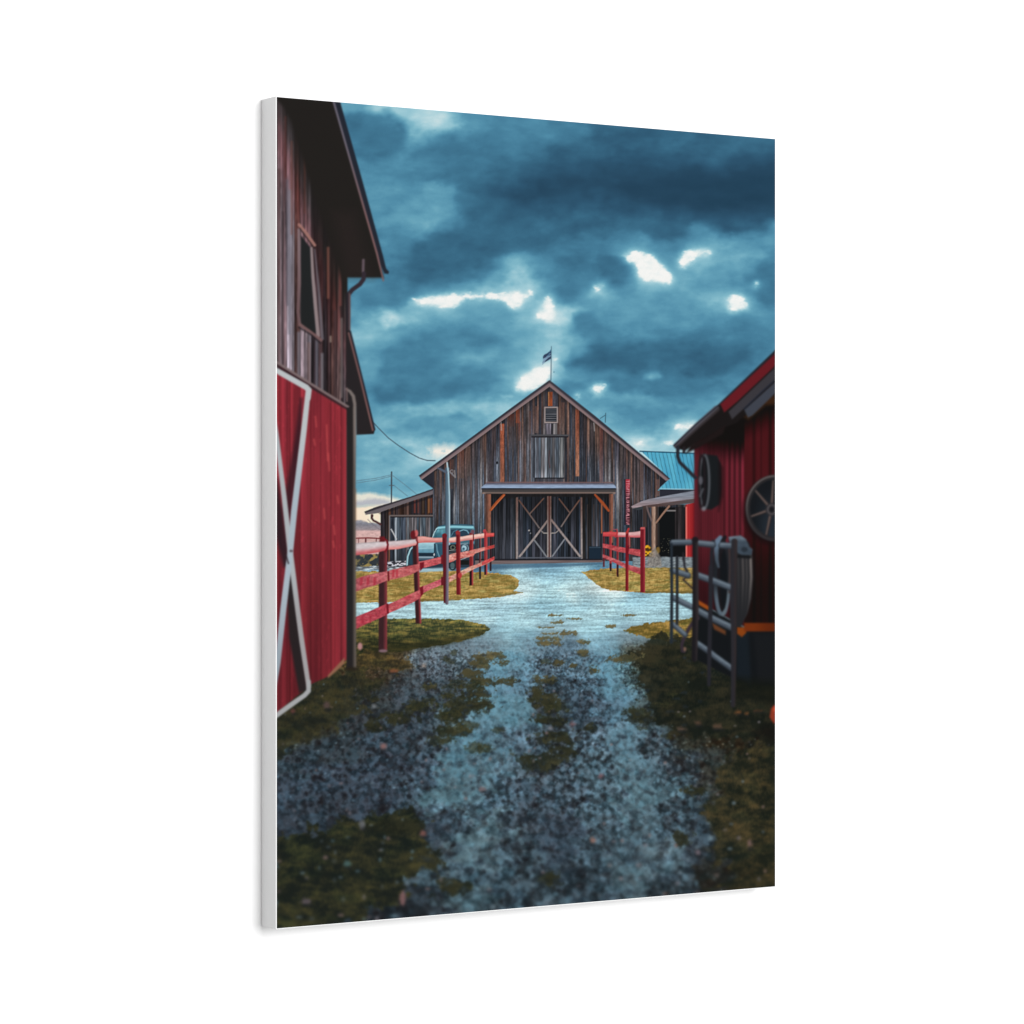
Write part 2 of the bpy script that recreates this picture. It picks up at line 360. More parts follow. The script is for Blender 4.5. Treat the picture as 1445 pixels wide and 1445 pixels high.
# ---- ground
GP = """505,800,120,150,165 560,800,140,165,172 700,798,80,112,132 775,798,88,126,148 850,798,80,118,138 940,795,120,128,132
775,806,125,165,182 720,806,150,185,195 810,806,140,178,190 775,815,142,182,195 745,822,170,200,206 810,822,168,200,206 775,828,165,200,206
740,835,195,215,216 800,832,190,213,214 850,838,208,222,219 775,838,160,196,203 700,845,190,210,212 640,852,165,196,203 560,858,160,192,200 510,855,168,200,206
760,850,128,168,182 700,856,135,174,188 840,850,130,170,184 900,850,135,174,188 940,845,150,185,195 780,860,140,180,193 850,862,180,210,214 900,862,165,200,208 940,862,150,184,193
690,872,175,205,212 640,868,165,198,206 560,868,165,198,206 740,872,165,200,208 800,870,160,196,205 860,875,150,190,202
720,888,150,192,204 780,888,138,168,178 840,888,156,196,206 885,890,130,160,172 695,900,120,150,162 740,905,125,165,180 850,905,120,162,180 890,905,100,118,125
640,915,98,115,125 600,930,92,106,116 680,912,108,130,142 760,910,98,124,140 800,910,88,112,128 520,925,92,76,40 560,930,78,66,44
710,932,100,146,166 660,940,76,90,98 610,950,72,84,94 570,960,60,66,70 530,955,66,54,40 770,938,74,94,108 820,938,82,108,124 860,935,98,146,168 895,925,62,64,52 930,935,44,44,28
700,960,98,142,164 740,965,92,128,148 640,975,62,74,82 590,980,58,68,76 520,985,52,56,58 450,975,46,46,34 410,1000,50,48,34 780,970,62,80,92 820,968,62,82,96 870,965,95,143,165 900,960,60,76,76 950,965,38,42,32
690,1000,96,142,160 720,1005,96,140,158 640,1015,70,88,98 580,1010,56,66,76 520,1015,52,60,66 450,1030,48,50,42 400,1040,44,46,36 775,1000,58,68,74 825,1000,58,76,90 875,995,90,130,152 910,1000,62,76,78 960,1000,40,42,32 1020,990,34,34,24 1070,990,26,25,19
660,1045,96,142,162 700,1040,92,128,146 740,1045,84,112,130 600,1045,62,78,90 540,1045,56,70,82 470,1050,54,66,74 410,1070,56,70,80 785,1035,64,78,88 830,1035,74,94,108 880,1045,96,134,152 925,1045,66,82,92 970,1040,52,54,46 1030,1030,52,46,32 1080,1040,30,28,22
650,1085,96,138,155 690,1085,90,122,138 600,1090,62,78,92 540,1090,58,72,86 470,1100,58,72,86 410,1110,58,72,86 740,1085,82,104,118 790,1085,74,90,102 840,1080,78,104,118 890,1085,98,136,152 930,1080,84,110,124 970,1080,58,68,76 1010,1080,56,60,56 1050,1080,60,52,34 1085,1090,48,42,30
620,1128,100,142,156 655,1120,98,136,150 590,1130,66,84,98 540,1130,58,70,84 470,1150,56,68,80 410,1150,54,66,78 700,1130,72,96,112 750,1130,66,84,98 800,1130,72,92,106 850,1130,78,104,118 900,1125,98,134,148 940,1120,92,124,138 975,1130,60,76,86 1020,1130,58,58,50 1060,1130,58,52,34 1090,1140,50,46,32
690,1165,90,120,132 640,1160,66,86,100 600,1165,56,68,80 740,1165,66,80,92 790,1165,62,76,90 850,1165,76,100,114 910,1165,86,114,128 950,1165,74,96,110 990,1165,58,74,86 1030,1165,62,60,46 1070,1170,60,54,34
650,1205,104,138,150 690,1205,90,118,130 630,1235,70,92,104 720,1200,74,98,112 780,1200,60,76,90 840,1200,72,94,108 890,1210,82,108,122 940,1210,92,118,130 985,1205,62,78,90 1030,1210,48,54,54 1070,1215,52,48,30
700,1240,66,90,104 650,1275,84,112,124 600,1270,54,66,76 560,1275,54,66,76 750,1240,70,90,102 800,1240,62,80,92 850,1245,72,94,108 900,1245,92,120,132 950,1235,72,92,104 1000,1235,48,50,46 1050,1240,50,46,30 1090,1240,32,30,22
600,1200,58,66,72 520,1300,46,56,64"""
gp = [tuple(map(float, q.split(','))) for q in GP.split()]
gf = rbf(gp, 14, 9)
def bands(X, Y, k, fn):
    """grain whose size follows the distance: k = size per unit of nearness"""
    sz = np.clip((Y-752)*.0125*k, .8, 14)
    lv = np.log2(sz/.8)
    out = None
    for L in range(0, 6):
        wgt = np.clip(1-np.abs(lv-L), 0, 1)
        rows = np.nonzero(wgt[:, 0] > 0)[0]
        if not len(rows): continue
        a, b = rows[0], rows[-1]+1
        q = .8*2**L
        xs_, ys_ = X[a:b]/q, Y[a:b]/q*1.15
        r = fn(xs_*.94-ys_*.34, xs_*.34+ys_*.94, L)
        if out is None: out = [np.zeros(X.shape, np.float32) for _ in r]
        for o_, r_ in zip(out, r): o_[a:b] += wgt[a:b]*r_
    return out
def pebble(X, Y, k, seed):
    return bands(X, Y, k, lambda x, y, L: (fbm(x, y, seed+L*7, 2),))[0]
def stones(X, Y, k, seed):
    return bands(X, Y, k, lambda x, y, L: cells_(x/1.5, y/1.5, seed+L*11))
def ground(X, Y):
    dep = np.clip(Y-752, 25, None)
    wxx = (fbm(X/26, Y/15, 60, 5)-.5)*dep*.22; wyy = (fbm(X/26, Y/13, 61, 5)-.5)*dep*.13
    c = gf(X+wxx, Y+wyy)
    near = ss(865, 950, Y)[..., None]
    d1, v1 = stones(X, Y, .85, 70); d2, v2 = stones(X, Y, 1.5, 90); n3 = pebble(X, Y, 6.5, 72)
    f = bands(X, Y, 1.7, lambda x, y, L: (fbm(x*1.25, y, 500+L, 3),))[0]
    lum = c.mean(-1)
    clump = ss(.34, .68, f)-.5; clump = clump*np.where(clump > 0, .85, 1.0)
    n3 = np.clip((n3-.5)*2.4, -.5, .5)
    rut = ss(88, 116, lum-n3*44)                       # wet silt in the wheel tracks drowns the stones
    st = (v1-.5)*.75*ss(.8, .3, d1) - ss(.45, .85, d1)*.22+.08
    amp = np.interp(lum, [40, 70, 95, 130], [.46, .62, .95, .34])*(1-.30*rut)
    cn = c*(1+(clump*.95+st*.8+n3*.35)*amp)[..., None]
    holes = ss(.36, .24, f)*rut*.42*np.interp(lum, [90, 150], [1, .35])
    big = (v2 > .80)*ss(.55, .25, d2)*.42*(1-.3*rut)*np.interp(lum, [50, 90, 150], [.5, 1, .5])
    cn = cn*(1-np.clip(holes+big, 0, .75)[..., None]*np.array([1.0, .92, .82], np.float32))
    cn = cn+(ss(.88, .96, v1)*ss(.5, .15, d1)*np.interp(lum, [50, 80, 130], [40, 30, 6])*(1-rut))[..., None]
    g_ = cn.mean(-1, keepdims=True); cn = (cn*.90+g_*.10)*.985
    hue = v2*.6+.4*(1-v1)
    cn = cn + (hue[..., None]-.5)*np.array([14, -3, -9], np.float32)
    pk = ss(.80, .86, v1)*ss(.89, .86, v1)*ss(.5, .2, d1)
    cn = cn*(1-pk*.28)[..., None] + np.array([118, 104, 108], np.float32)*(pk*.28)[..., None]
    vig = 1-.13*ss(940, 1100, Y)-.09*ss(1150, 1300, Y)
    cn = cn*vig[..., None]
    f1 = vn(X/1.6, Y/1.1, 80); f2 = vn((X+Y*.9)/26, Y/1.7, 81); f3 = vn(X/4, Y/1.6, 82)
    cf = c*(1.05+(f1-.5)*.20+(f2-.5)*.34+(f3-.5)*.14)[..., None]
    return cf*(1-near)+cn*near
put(win(X0, 790, X1, Y1, 0), np.where(YY[int((790-Y0)*S):] > 792, 1, 0).astype(np.float32), ground, 'drive')

def grass(lo, hi, sx=5, sy=2, seed=90, k=1.0):
    lo = np.array(lo, np.float32); hi = np.array(hi, np.float32)
    def f(X, Y):
        n = fbm(X/sx, Y/sy, seed, 4); m = fbm(X/(sx*3.4), Y/(sy*3.4), seed+5, 3)
        b = vn((X+Y*.25)/1.1, Y/3.4, seed+9); b2 = vn((X-Y*.35)/1.3, Y/4.2, seed+11)      # blades
        t = np.clip(.44+(n-.5)*1.7*k+(m-.5)*1.5+(b-.5)*.45+(b2-.5)*.35, 0, 1.15)
        g = ss(.45, .75, fbm(X/(sx*2.2), Y/(sy*2.2), seed+21, 3))*.5
        c = mixc(lo, hi, t)
        return c*(1-g[..., None]*np.array([.22, .06, .04], np.float32))
    return f
CRUMB[0] = .6
GOLD = grass((130, 108, 54), (192, 160, 94), 5, 1.1, 90)
poly([(495, 806), (560, 806), (640, 806), (690, 808), (722, 812), (733, 819), (732, 827), (724, 834), (738, 836), (700, 843), (640, 847), (560, 849), (495, 851)], GOLD, 'grass', soft=1.4, rag=1.6, rs=5)
poly([(695, 841), (738, 835.5), (738, 836.6), (700, 843)], (120, 112, 78), None, soft=1.2, op=.8)
poly([(560, 846), (640, 844.5), (640, 848), (560, 850)], (96, 84, 48), None, soft=1.5, op=.5)
poly([(820, 807), (845, 803), (880, 801), (990, 799), (990, 838), (900, 836), (862, 833), (845, 827), (832, 817)], GOLD, 'grass', soft=1.4, rag=1.6, rs=5)
poly([(895, 834), (990, 835), (990, 838), (895, 836)], (90, 80, 46), None, soft=1.5, op=.6)
poly([(495, 797), (540, 798), (575, 797), (578, 802), (530, 804), (495, 806)], lambda X, Y: mixc((92, 98, 104), (196, 210, 216), ss(.4, .7, fbm(X/5, Y/1.4, 55, 2))), 'drive', soft=1.5)
poly([(495, 782), (537, 782), (537, 798), (495, 800)], lambda X, Y: mixc((50, 56, 60), (150, 132, 80), ss(.45, .75, fbm(X/4, Y/4, 56, 2))), 'grass', soft=1.5)
OL = grass((50, 56, 36), (134, 120, 64), 8, 1.8, 92)
poly([(495, 875), (540, 873), (610, 873), (655, 875), (685, 881), (691, 887), (682, 896), (650, 905), (600, 914), (560, 920), (495, 924)],
     mul(OL, lambda X, Y: 1.1-.42*ss(885, 920, Y+(640-X)*.08)), 'grass', soft=1.6, rag=1.8, rs=6)
poly([(520, 912), (580, 908), (640, 898), (684, 890), (684, 896), (640, 908), (580, 919), (520, 924)], (44, 44, 26), None, soft=5, op=.6, rag=2)
poly([(495, 924), (540, 921), (572, 930), (590, 938), (560, 948), (520, 944), (495, 950)], grass((44, 40, 28), (104, 84, 46), 8, 3.4, 93), 'grass', soft=9, rag=8, rs=9, op=.8)
poly([(880, 890), (905, 881), (950, 876), (990, 872), (990, 905), (925, 903), (900, 896)], grass((98, 84, 38), (170, 136, 70), 8, 2.2, 94), 'grass', soft=4, rag=3, rs=7)
CRUMB[0] = 1.1
DK = grass((28, 32, 26), (62, 58, 36), 12, 6, 95)
poly([(384, 985), (440, 965), (470, 940), (500, 945), (545, 962), (530, 975), (500, 985), (520, 1000), (450, 1035), (400, 1062), (384, 1068)], DK, 'grass', soft=20, rag=20, rs=15, op=.8)
poly([(384, 1186), (430, 1175), (480, 1160), (520, 1148), (580, 1142), (598, 1160), (590, 1185), (612, 1200), (626, 1215), (600, 1228), (560, 1240), (575, 1262), (530, 1285), (480, 1310), (384, 1320)], grass((26, 31, 27), (62, 60, 38), 12, 6, 98), 'grass', soft=12, rag=20, rs=16)
poly([(890, 922), (915, 902), (960, 896), (1100, 925), (1100, 1050), (1020, 1042), (960, 1045), (925, 1010), (905, 975), (895, 945)], grass((20, 25, 20), (46, 44, 31), 12, 6, 96), 'grass', soft=16, rag=16, rs=13, op=.9)
poly([(1100, 1040), (1040, 1060), (1010, 1090), (1018, 1120), (1000, 1150), (1015, 1185), (1005, 1215), (1060, 1225), (1030, 1245), (985, 1258), (1100, 1262)], grass((24, 29, 22), (74, 64, 40), 11, 6, 97), 'grass', soft=14, rag=18, rs=15, op=.88)
for (cx, cy, rx, ry) in [(689, 925.5, 20, 4), (679, 936, 14, 6), (668, 951, 16, 7), (681, 961, 17, 5), (671, 976, 19, 7), (660, 995, 26, 9), (682, 994, 18, 5), (636, 1009, 12, 8), (638, 1031, 19, 8), (717, 961, 15, 5), (593, 996, 16, 8),
                         (563, 1013, 22, 8), (530, 1023, 12, 7), (709, 935, 7, 3.5), (606, 969, 10, 4), (781, 868, 11, 1.8), (811, 873, 10, 1.6), (786, 878, 9, 2.4), (773, 885, 14, 1.6), (803, 893, 11, 4), (780, 894, 16, 2), (775, 900, 20, 3),
                         (776, 908, 18, 3.6), (824, 905, 8, 2.6), (823, 922, 7, 4), (788, 935, 9, 5), (809, 939, 5, 3), (839, 946, 6, 4), (770, 959, 18, 6), (758, 973, 9, 7), (768, 983, 22, 9), (780, 996, 24, 12), (775, 1016, 24, 8),
                         (783, 1039, 24, 8), (796, 1059, 14, 8), (765, 1074, 28, 12), (775, 1239, 16, 9), (637, 1250, 22, 10), (560, 1163, 30, 12), (906, 1010, 20, 9), (978, 1116, 15, 6), (960, 1182, 13, 9), (834, 1026, 7, 5), (888, 928, 22, 6), (888, 868, 9, 1.6), (862, 884, 6, 2)]:
    k = min(1, max(0, (cy-880)/120))
    if 740 < cx < 812 and cy < 1035: rx *= .8; ry *= .8
    lo = (1-k)*np.array((96, 88, 60))+k*np.array((32, 35, 26)); hi = (1-k)*np.array((142, 124, 82))+k*np.array((66, 64, 42))
    s = .8+ry*.55
    ell(cx, cy+ry*.35, rx, ry*.8, tuple(lo*.85), 'grass', soft=s*1.6, op=.7, rag=ry*.9, rs=ry*.9+1, seed=int(cx))
    ell(cx, cy-ry*.1, rx*.92, ry*.8, grass(lo, hi, ry*1.3, ry*.6, int(cx)), 'grass', soft=s*1.7, op=.8, rag=ry*1.1, rs=ry*.8+.8, seed=int(cx)+1)
    for q in range(3):
        r2 = np.random.RandomState(int(cx*3+cy)+q)
        ell(cx+r2.uniform(-1, 1)*rx, cy+r2.uniform(-1, 1)*ry*.9, rx*r2.uniform(.15, .4), ry*r2.uniform(.25, .5), tuple(lo*.6+hi*.4), 'grass', soft=s, op=.7, rag=ry*.4, rs=ry*.6+.8, seed=q)
CRUMB[0] = 0
r3 = np.random.RandomState(9)
CRUMB[0] = .8
for _ in range(38):
    cy = r3.uniform(905, 1060); a_ = r3.rand()
    cx = (775+r3.normal()*14) if a_ < .12 else (650+r3.normal()*26 if a_ < .75 else r3.uniform(885, 960))
    k = (cy-860)/200; ry = r3.uniform(1.2, 3.2)*(1+k)
    ell(cx, cy, ry*r3.uniform(1.6, 3), ry, grass((32, 36, 26), (70, 66, 40), 4, 2, int(cx)), 'grass', soft=ry*1.6, op=.6, rag=ry*.8, rs=3+2*k, seed=int(cx+cy))
CRUMB[0] = 0
# dips and damp spots in the gravel
rng = np.random.RandomState(4)
for _ in range(190):
    cy = 900+380*rng.rand()**.8; cx = rng.uniform(600, 1000); k = (cy-800)/400
    ell(cx, cy, rng.uniform(3, 8)*k+1, rng.uniform(1.5, 4)*k+.6, (36, 46, 56), None, soft=3.5*k+1, op=rng.uniform(.25, .6), rag=4*k, rs=4, seed=rng.randint(999))
for _ in range(260):
    cy = 960+340*rng.rand()**.8; cx = rng.uniform(392, 1080); k = (cy-800)/400
    c = [(120, 140, 152), (128, 118, 124), (96, 128, 144), (140, 112, 108), (84, 96, 104)][rng.randint(5)]
    ell(cx, cy, rng.uniform(1.2, 3)*k+.5, rng.uniform(1, 2.8)*k+.5, c, None, soft=3.0*k+.6, op=rng.uniform(.25, .6))
for (cx, cy, rx, ry, c) in [(541, 1053, 5, 5, (158, 108, 102)), (598, 940, 3.4, 3.2, (205, 186, 172)), (556, 947, 6, 3, (156, 84, 52)), (568, 1268, 5, 12, (150, 104, 104)), (597, 1176, 5, 5, (140, 84, 74)), (680, 1114, 4, 3, (135, 92, 88)),
                            (490, 1219, 6, 5, (74, 106, 104)), (511, 1163, 5, 6, (112, 112, 116)), (432, 1272, 8, 5, (100, 86, 92)), (837, 1186, 5, 5, (168, 122, 108)), (1003, 1183, 4, 5, (120, 144, 156)), (985, 1203, 4, 5, (124, 106, 114)),
                            (1058, 1190, 4, 6, (128, 96, 88)), (808, 1022, 4, 3, (136, 92, 94)), (777, 1028, 4, 3, (136, 134, 142)), (528, 997, 4, 4, (128, 132, 134)), (461, 995, 5, 6, (92, 68, 64)), (413, 1004, 3, 3, (120, 62, 56)),
                            (1042, 1005, 5, 3, (124, 72, 34)), (1054, 1007, 3, 3, (112, 66, 32)), (1070, 1003, 8, 2, (74, 44, 24)), (1012, 1025, 8, 4, (92, 66, 48)), (985, 1020, 5, 4, (86, 60, 44)), (961, 1029, 7, 3, (96, 72, 58)), (848, 1095, 4, 4, (128, 86, 90))]:
    ell(cx, cy, rx*.85, ry*.85, tuple(.8*q+.2*w for q, w in zip(c, (60, 70, 76))), None, soft=4.5, op=.85, rag=1.5, rs=4, seed=int(cx))
    ell(cx+rx*.3, cy+ry*1.2, rx, ry*.5, (24, 28, 32), None, soft=4, op=.5)

# ---- utility pole and wires
line([(552.6, 666), (552.4, 712)], 1.9, (62, 66, 74), 'utility_pole')
line([(549.5, 685), (556, 685)], 1, (80, 90, 98), 'utility_pole')
for w_ in ([(552, 670), (530, 675), (503, 678.5)], [(552, 672), (530, 677.5), (503, 681.5)], [(554, 671), (570, 683), (588, 697.5)], [(556, 685), (566, 693), (575, 700)]):
    line(w_, .9, (92, 120, 134), 'wire', op=.85)
line([(524, 593), (534, 604), (548, 618), (562, 628.5), (578, 639), (592, 646.5), (603, 649.8), (614, 650)], 1.35, (68, 88, 102), 'wire')

# ---- lean-to on the left of the barn
BR = [(58, 48, 50), (72, 60, 60), (50, 46, 52), (84, 64, 58), (62, 56, 62), (96, 66, 54)]
poly([(537, 722), (560, 714), (622, 692), (632, 692), (632, 800), (537, 800)], mul(planks(21, 3.2, BR, vs=40), lambda X, Y: .78+.16*ss(720, 780, Y)), 'lean_to')
for (x, c) in ((584, (128, 62, 52)), (589, (100, 56, 48)), (604, (148, 96, 60)), (607.5, (120, 60, 40)), (596, (70, 60, 50))):
    poly([(x, 703), (x+2.4, 702), (x+2.4, 724), (x, 724)], c, None, soft=1.4, op=.7)
rect(550, 730, 616, 800, mul(planks(23, 2.7, [(92, 106, 118), (66, 74, 86), (120, 128, 136), (80, 92, 104), (104, 100, 104), (54, 62, 74)], vs=40, grain=.5), lambda X, Y: 1-.25*ss(745, 790, Y)), 'lean_to_door')
rect(549, 726.5, 616, 728.8, (98, 88, 86), 'lean_to_door'); rect(549, 728.8, 616, 730.2, (34, 30, 34), 'lean_to_door')
rect(548.8, 728, 550.6, 765, (112, 108, 110), 'lean_to_door')
rect(613.8, 728, 616, 750, (84, 80, 84), 'lean_to_door')
line([(552, 747), (555.5, 753), (559.5, 761)], 1.5, (188, 190, 192), 'lean_to_door')
poly([(514, 722), (530, 715.5), (555, 708.2), (580, 700.5), (605, 691.5), (613, 689), (623, 688), (622, 693.5), (600, 701), (575, 709), (550, 717.5), (534, 724), (516, 726.5)],
     lambda X, Y: mixc((56, 52, 58), (106, 98, 102), ss(1.5, 3.5, Y-(722-(X-514)*.335))), 'lean_to')
poly([(534, 724), (560, 715.5), (600, 702.5), (620, 695), (620, 699), (590, 709), (560, 719), (537, 726)], (26, 24, 28), None, soft=2, op=.6)
line([(525, 727.5), (524.4, 731), (527, 734.5), (532, 737), (537, 740)], [4, 3.2, 3, 3, 3], (74, 44, 46), 'lean_to')

# ---- the big weathered barn
WP = [(74, 82, 94), (60, 66, 78), (92, 98, 108), (84, 80, 84), (100, 90, 90), (50, 54, 64), (82, 68, 66), (68, 74, 86), (112, 112, 116), (70, 64, 68), (88, 90, 98), (56, 60, 68)]
wallp = planks(31, 2.9, WP, grain=.5, gap=.38, vs=60, vary=.14)
warm = planks(31, 2.9, [(72, 64, 64), (84, 66, 62), (54, 54, 62), (66, 62, 66), (96, 74, 66), (58, 50, 52), (48, 50, 58), (62, 60, 68), (74, 66, 68)], grain=.48, gap=.4, vs=60, vary=.16)
def roofy(X): return np.where(X < 775.5, 543+(775.5-X)*.708, 543+(X-775.5)*.79)
def barnwall(X, Y):
    d = Y-roofy(X)
    t = ss(18, 75, d+14*(vn(X/5, Y/30, 33)-.5)) * ss(560, 650, Y)
    c = warm(X, Y)*(1-t)[..., None] + wallp(X, Y)*t[..., None]
    c = c*(.62+.38*ss(0, 14, d))[..., None]
    dk = ss(700, 770, Y)
    side = ss(690, 640, X)
    c = c*(1-.26*dk*(1-.2*side))[..., None] * (1-dk[..., None]*np.array([.14, .04, 0], np.float32))
    return c*(1.06+.20*(vn(X*1.1, Y/2.2, 34)-.5))[..., None]
poly([(775.5, 540), (625, 650), (611, 662), (611, 792), (931, 792), (931, 668), (860, 606)], barnwall, 'barn')
for (x0, x1, y0, y1, c0, c1) in [(705.8, 711.4, 598, 681, (176, 92, 62), (150, 92, 70)), (812.2, 817.2, 578, 672, (120, 62, 44), (186, 124, 94)), (773.6, 775.4, 553, 573, (186, 122, 70), (186, 108, 60)), (775.4, 779.6, 553, 573, (140, 62, 30), (160, 74, 36)),
                               (727.8, 733.6, 577, 597, (134, 60, 36), (150, 70, 44)), (731, 734.6, 595, 622, (120, 60, 44), (100, 74, 66)), (718, 726, 584, 602, (96, 46, 36), (70, 50, 46)), (648, 655, 634, 675, (134, 76, 56), (100, 78, 68)), (658, 664, 630, 672, (98, 74, 66), (88, 78, 76)),
                               (634, 640, 648, 690, (104, 66, 54), (88, 70, 66)), (755, 759, 573, 611, (120, 84, 74), (140, 110, 100)), (792, 796.5, 568, 613, (118, 82, 70), (132, 108, 98)), (846, 851, 603, 680, (104, 58, 50), (112, 80, 76)), (903, 908, 650, 706, (96, 70, 60), (120, 98, 90)),
                               (925.5, 930.8, 676, 700, (110, 82, 76), (128, 98, 90)), (746.5, 749.5, 580, 612, (96, 66, 58), (110, 88, 82)), (613, 616, 665, 700, (104, 76, 64), (88, 74, 70)), (620, 623.5, 662, 706, (120, 88, 70), (96, 76, 70)), (786, 789, 575, 613, (88, 52, 44), (96, 70, 62))]:
    def pf(X, Y, y0=y0, y1=y1, c0=c0, c1=c1):
        t = ss(y0, y1, Y)
        return mixc(c0, c1, t)*(1+.35*(vn(X*1.2, Y/5, 35)-.5)+.25*(vn(X*2, Y/1.5, 36)-.5))[..., None]
    rect(x0, y0, x1, y1, pf, None, soft=1.3, op=.8 if x0 in (705.8, 812.2, 773.6, 775.4) else .55)
ell(811, 0, 1, 1, (0, 0, 0)); ell(701.5, 653, 1.3, 1.8, (18, 20, 28), None, soft=1.2)
for (x, y0, y1) in ((630.5, 652, 670), (707, 596, 607), (838, 597, 608), (641.5, 664, 674)):
    line([(x, y0), (x+.8, y1)], 1.3, (158, 152, 150), None, op=.8)
# soffit shade and fascia
poly([(594, 676), (612, 661), (612, 690)], (40, 40, 48), 'barn', soft=1.2)
poly([(931, 688), (931, 668), (942, 678)], (34, 34, 40), 'barn', soft=1.2)
fas = lambda X, Y: mixc((54, 52, 60), (126, 106, 108), ss(2.0, 5.2, Y-np.where(X < 775.5, 536.6+(775.5-X)*.7305, 536.6+(X-775.5)*.8108)))
poly([(775.5, 536.2), (720, 576.6), (650, 628.5), (591, 671.2), (594.6, 677), (655, 633), (720, 585), (775.5, 545.2), (840, 596.5), (900, 645.5), (940.5, 678.4), (946.8, 675.2), (900, 637), (840, 587)], fas, 'roof_trim', soft=1.1)
line([(775.5, 537), (720, 577.4), (592, 671)], .8, (44, 46, 56), None, op=.6)
line([(594.4, 676.6), (655, 632.8), (720, 584.6), (775.5, 545), (840, 596.2), (940, 678)], .9, (150, 132, 132), None, op=.7)
# lightning rod on the right roof slope
line([(854.6, 583), (854.2, 596)], 1, (60, 96, 112), 'barn'); line([(847, 590.5), (854.5, 585.5)], 1, (60, 96, 112), None)
# vent
rect(768, 574, 787.4, 597, (150, 138, 136), 'vent'); rect(769.8, 576, 785.6, 595.2, (30, 36, 44), 'vent')
for k in range(6): line([(770.4, 578.4+k*3.0), (785, 578.4+k*3.0)], .8 if k != 2 else 1.2, (112, 112, 118), None)
rect(770.5, 597.6, 786, 613, planks(38, 2.6, [(112, 114, 122), (84, 80, 88), (150, 148, 150), (50, 48, 56), (128, 124, 126)], vs=20), 'barn')
# hatch
rect(754.5, 617, 796.5, 674.3, mul(planks(39, 2.5, [(120, 126, 134), (98, 104, 114), (142, 144, 148), (108, 106, 110), (86, 96, 108), (150, 152, 154), (74, 76, 84)], grain=.4, gap=.35, vs=26), lambda X, Y: .92+.2*ss(660, 672, Y)), 'hatch')
line([(775, 636), (774.6, 652), (776, 660)], 1.3, (70, 44, 44), None, op=.8)
rect(754.5, 674, 796.5, 675.6, (30, 32, 38), 'hatch'); rect(758, 675.6, 795, 679.5, (66, 64, 70), None, op=.6)
rect(749.5, 613.2, 802.5, 615.6, (74, 74, 78), 'hatch'); rect(749.8, 615.4, 802, 617.4, (34, 32, 38), 'hatch')
rect(752, 617.2, 754.6, 674, (36, 38, 46), None, op=.6)
# porch canopy
line([(687, 680.6), (864, 680.8)], 1.5, (112, 90, 92), 'canopy')
poly([(686.5, 681.6), (865, 682), (869.6, 687.4), (869.6, 689), (679, 689), (679, 687.6)], lambda X, Y: mixc((92, 88, 102), (140, 158, 184), ss(682, 685.5, Y))*(1+.14*(vn(X/5, Y*1.5, 47)-.5))[..., None], 'canopy')
rect(679.5, 688.8, 869, 691, (36, 40, 50), 'canopy')
rect(680.5, 690.6, 868.6, 697, lambda X, Y: mixc((66, 62, 62), (134, 114, 106), ss(693.6, 695.4, Y)), 'canopy')
# recessed front under the canopy
def inner(X, Y):
    c = planks(42, 4.4, [(34, 38, 44), (30, 32, 37), (40, 42, 48), (38, 36, 36), (46, 48, 54)], grain=.5, gap=.35, vs=60)(X, Y)
    return c*(.82+.55*ss(700, 770, Y))[..., None]
rect(686, 696.8, 864, 790, inner, 'barn')
rect(686, 696.4, 864, 703, (28, 26, 27), None, soft=4, op=.8)
for x in (696, 711, 724, 829, 838, 844): line([(x, 712), (x, 788)], .9, (72, 70, 72) if x < 800 else (98, 72, 60), None, op=.5)
line([(849, 710), (849, 752)], 1.8, (142, 90, 66), None)
rect(831, 771, 847.5, 790, (26, 40, 54), None, soft=1.6); line([(832, 772.4), (847, 772.4)], 1.1, (56, 72, 86), None)
# two sliding doors
for (x0, x1) in ((730, 773), (777.5, 820)):
    rect(x0, 701, x1, 788.5, mul(planks(44+x0.__int__(), 3.6, [(36, 42, 50), (42, 48, 58), (32, 36, 42), (50, 52, 60)], grain=.5, gap=.4), lambda X, Y: .72+.42*ss(705, 775, Y)), 'barn_door')
TL = lambda X, Y: mixc((104, 80, 74), (146, 136, 134), ss(705, 765, Y))*(1+.2*(vn(X, Y/3, 48)-.5))[..., None]
TD = lambda X, Y: mixc((96, 70, 60), (110, 100, 98), ss(705, 745, Y))
line([(729.6, 703), (729.6, 787.5)], 2.8, TL, 'barn_door'); line([(731.4, 703), (731.4, 787)], .8, (30, 32, 36), None, op=.6)
line([(820.4, 703), (820.8, 787.5)], 2.6, TL, 'barn_door')
line([(732.5, 706), (747, 725.5), (761, 745)], 1.8, TD, 'barn_door'); line([(767, 703.5), (747.2, 725.5)], 1.8, TD, 'barn_door')
line([(817.5, 706), (804, 724.5), (792, 743)], 2, TD, 'barn_door'); line([(789, 704), (804, 723.5)], 1.6, TD, 'barn_door')
line([(754.2, 762.5), (763, 774), (771.5, 786)], 1.9, (120, 124, 130), 'barn_door'); line([(796.6, 761), (788, 773), (779.5, 785)], 2, (120, 124, 132), 'barn_door')
line([(772.5, 735), (752, 762), (732.2, 786.5)], 2.8, TL, 'barn_door'); line([(777.5, 733), (798, 759), (819.5, 786.5)], 2.8, TL, 'barn_door')
line([(773.2, 701), (773.2, 787)], 2.2, TL, 'barn_door'); line([(777, 701), (777, 787)], 1.8, TL, 'barn_door'); line([(775.1, 701), (775.1, 787)], 1.6, (84, 44, 38), 'barn_door')
line([(731, 787), (820, 787)], 1.8, (84, 88, 98), 'barn_door')
line([(764.3, 749.5), (767, 752.2), (772.5, 752.4)], 1.2, (150, 144, 140), 'barn_door'); line([(778, 752.4), (784, 752), (787.6, 749)], 1.2, (150, 144, 140), 'barn_door')
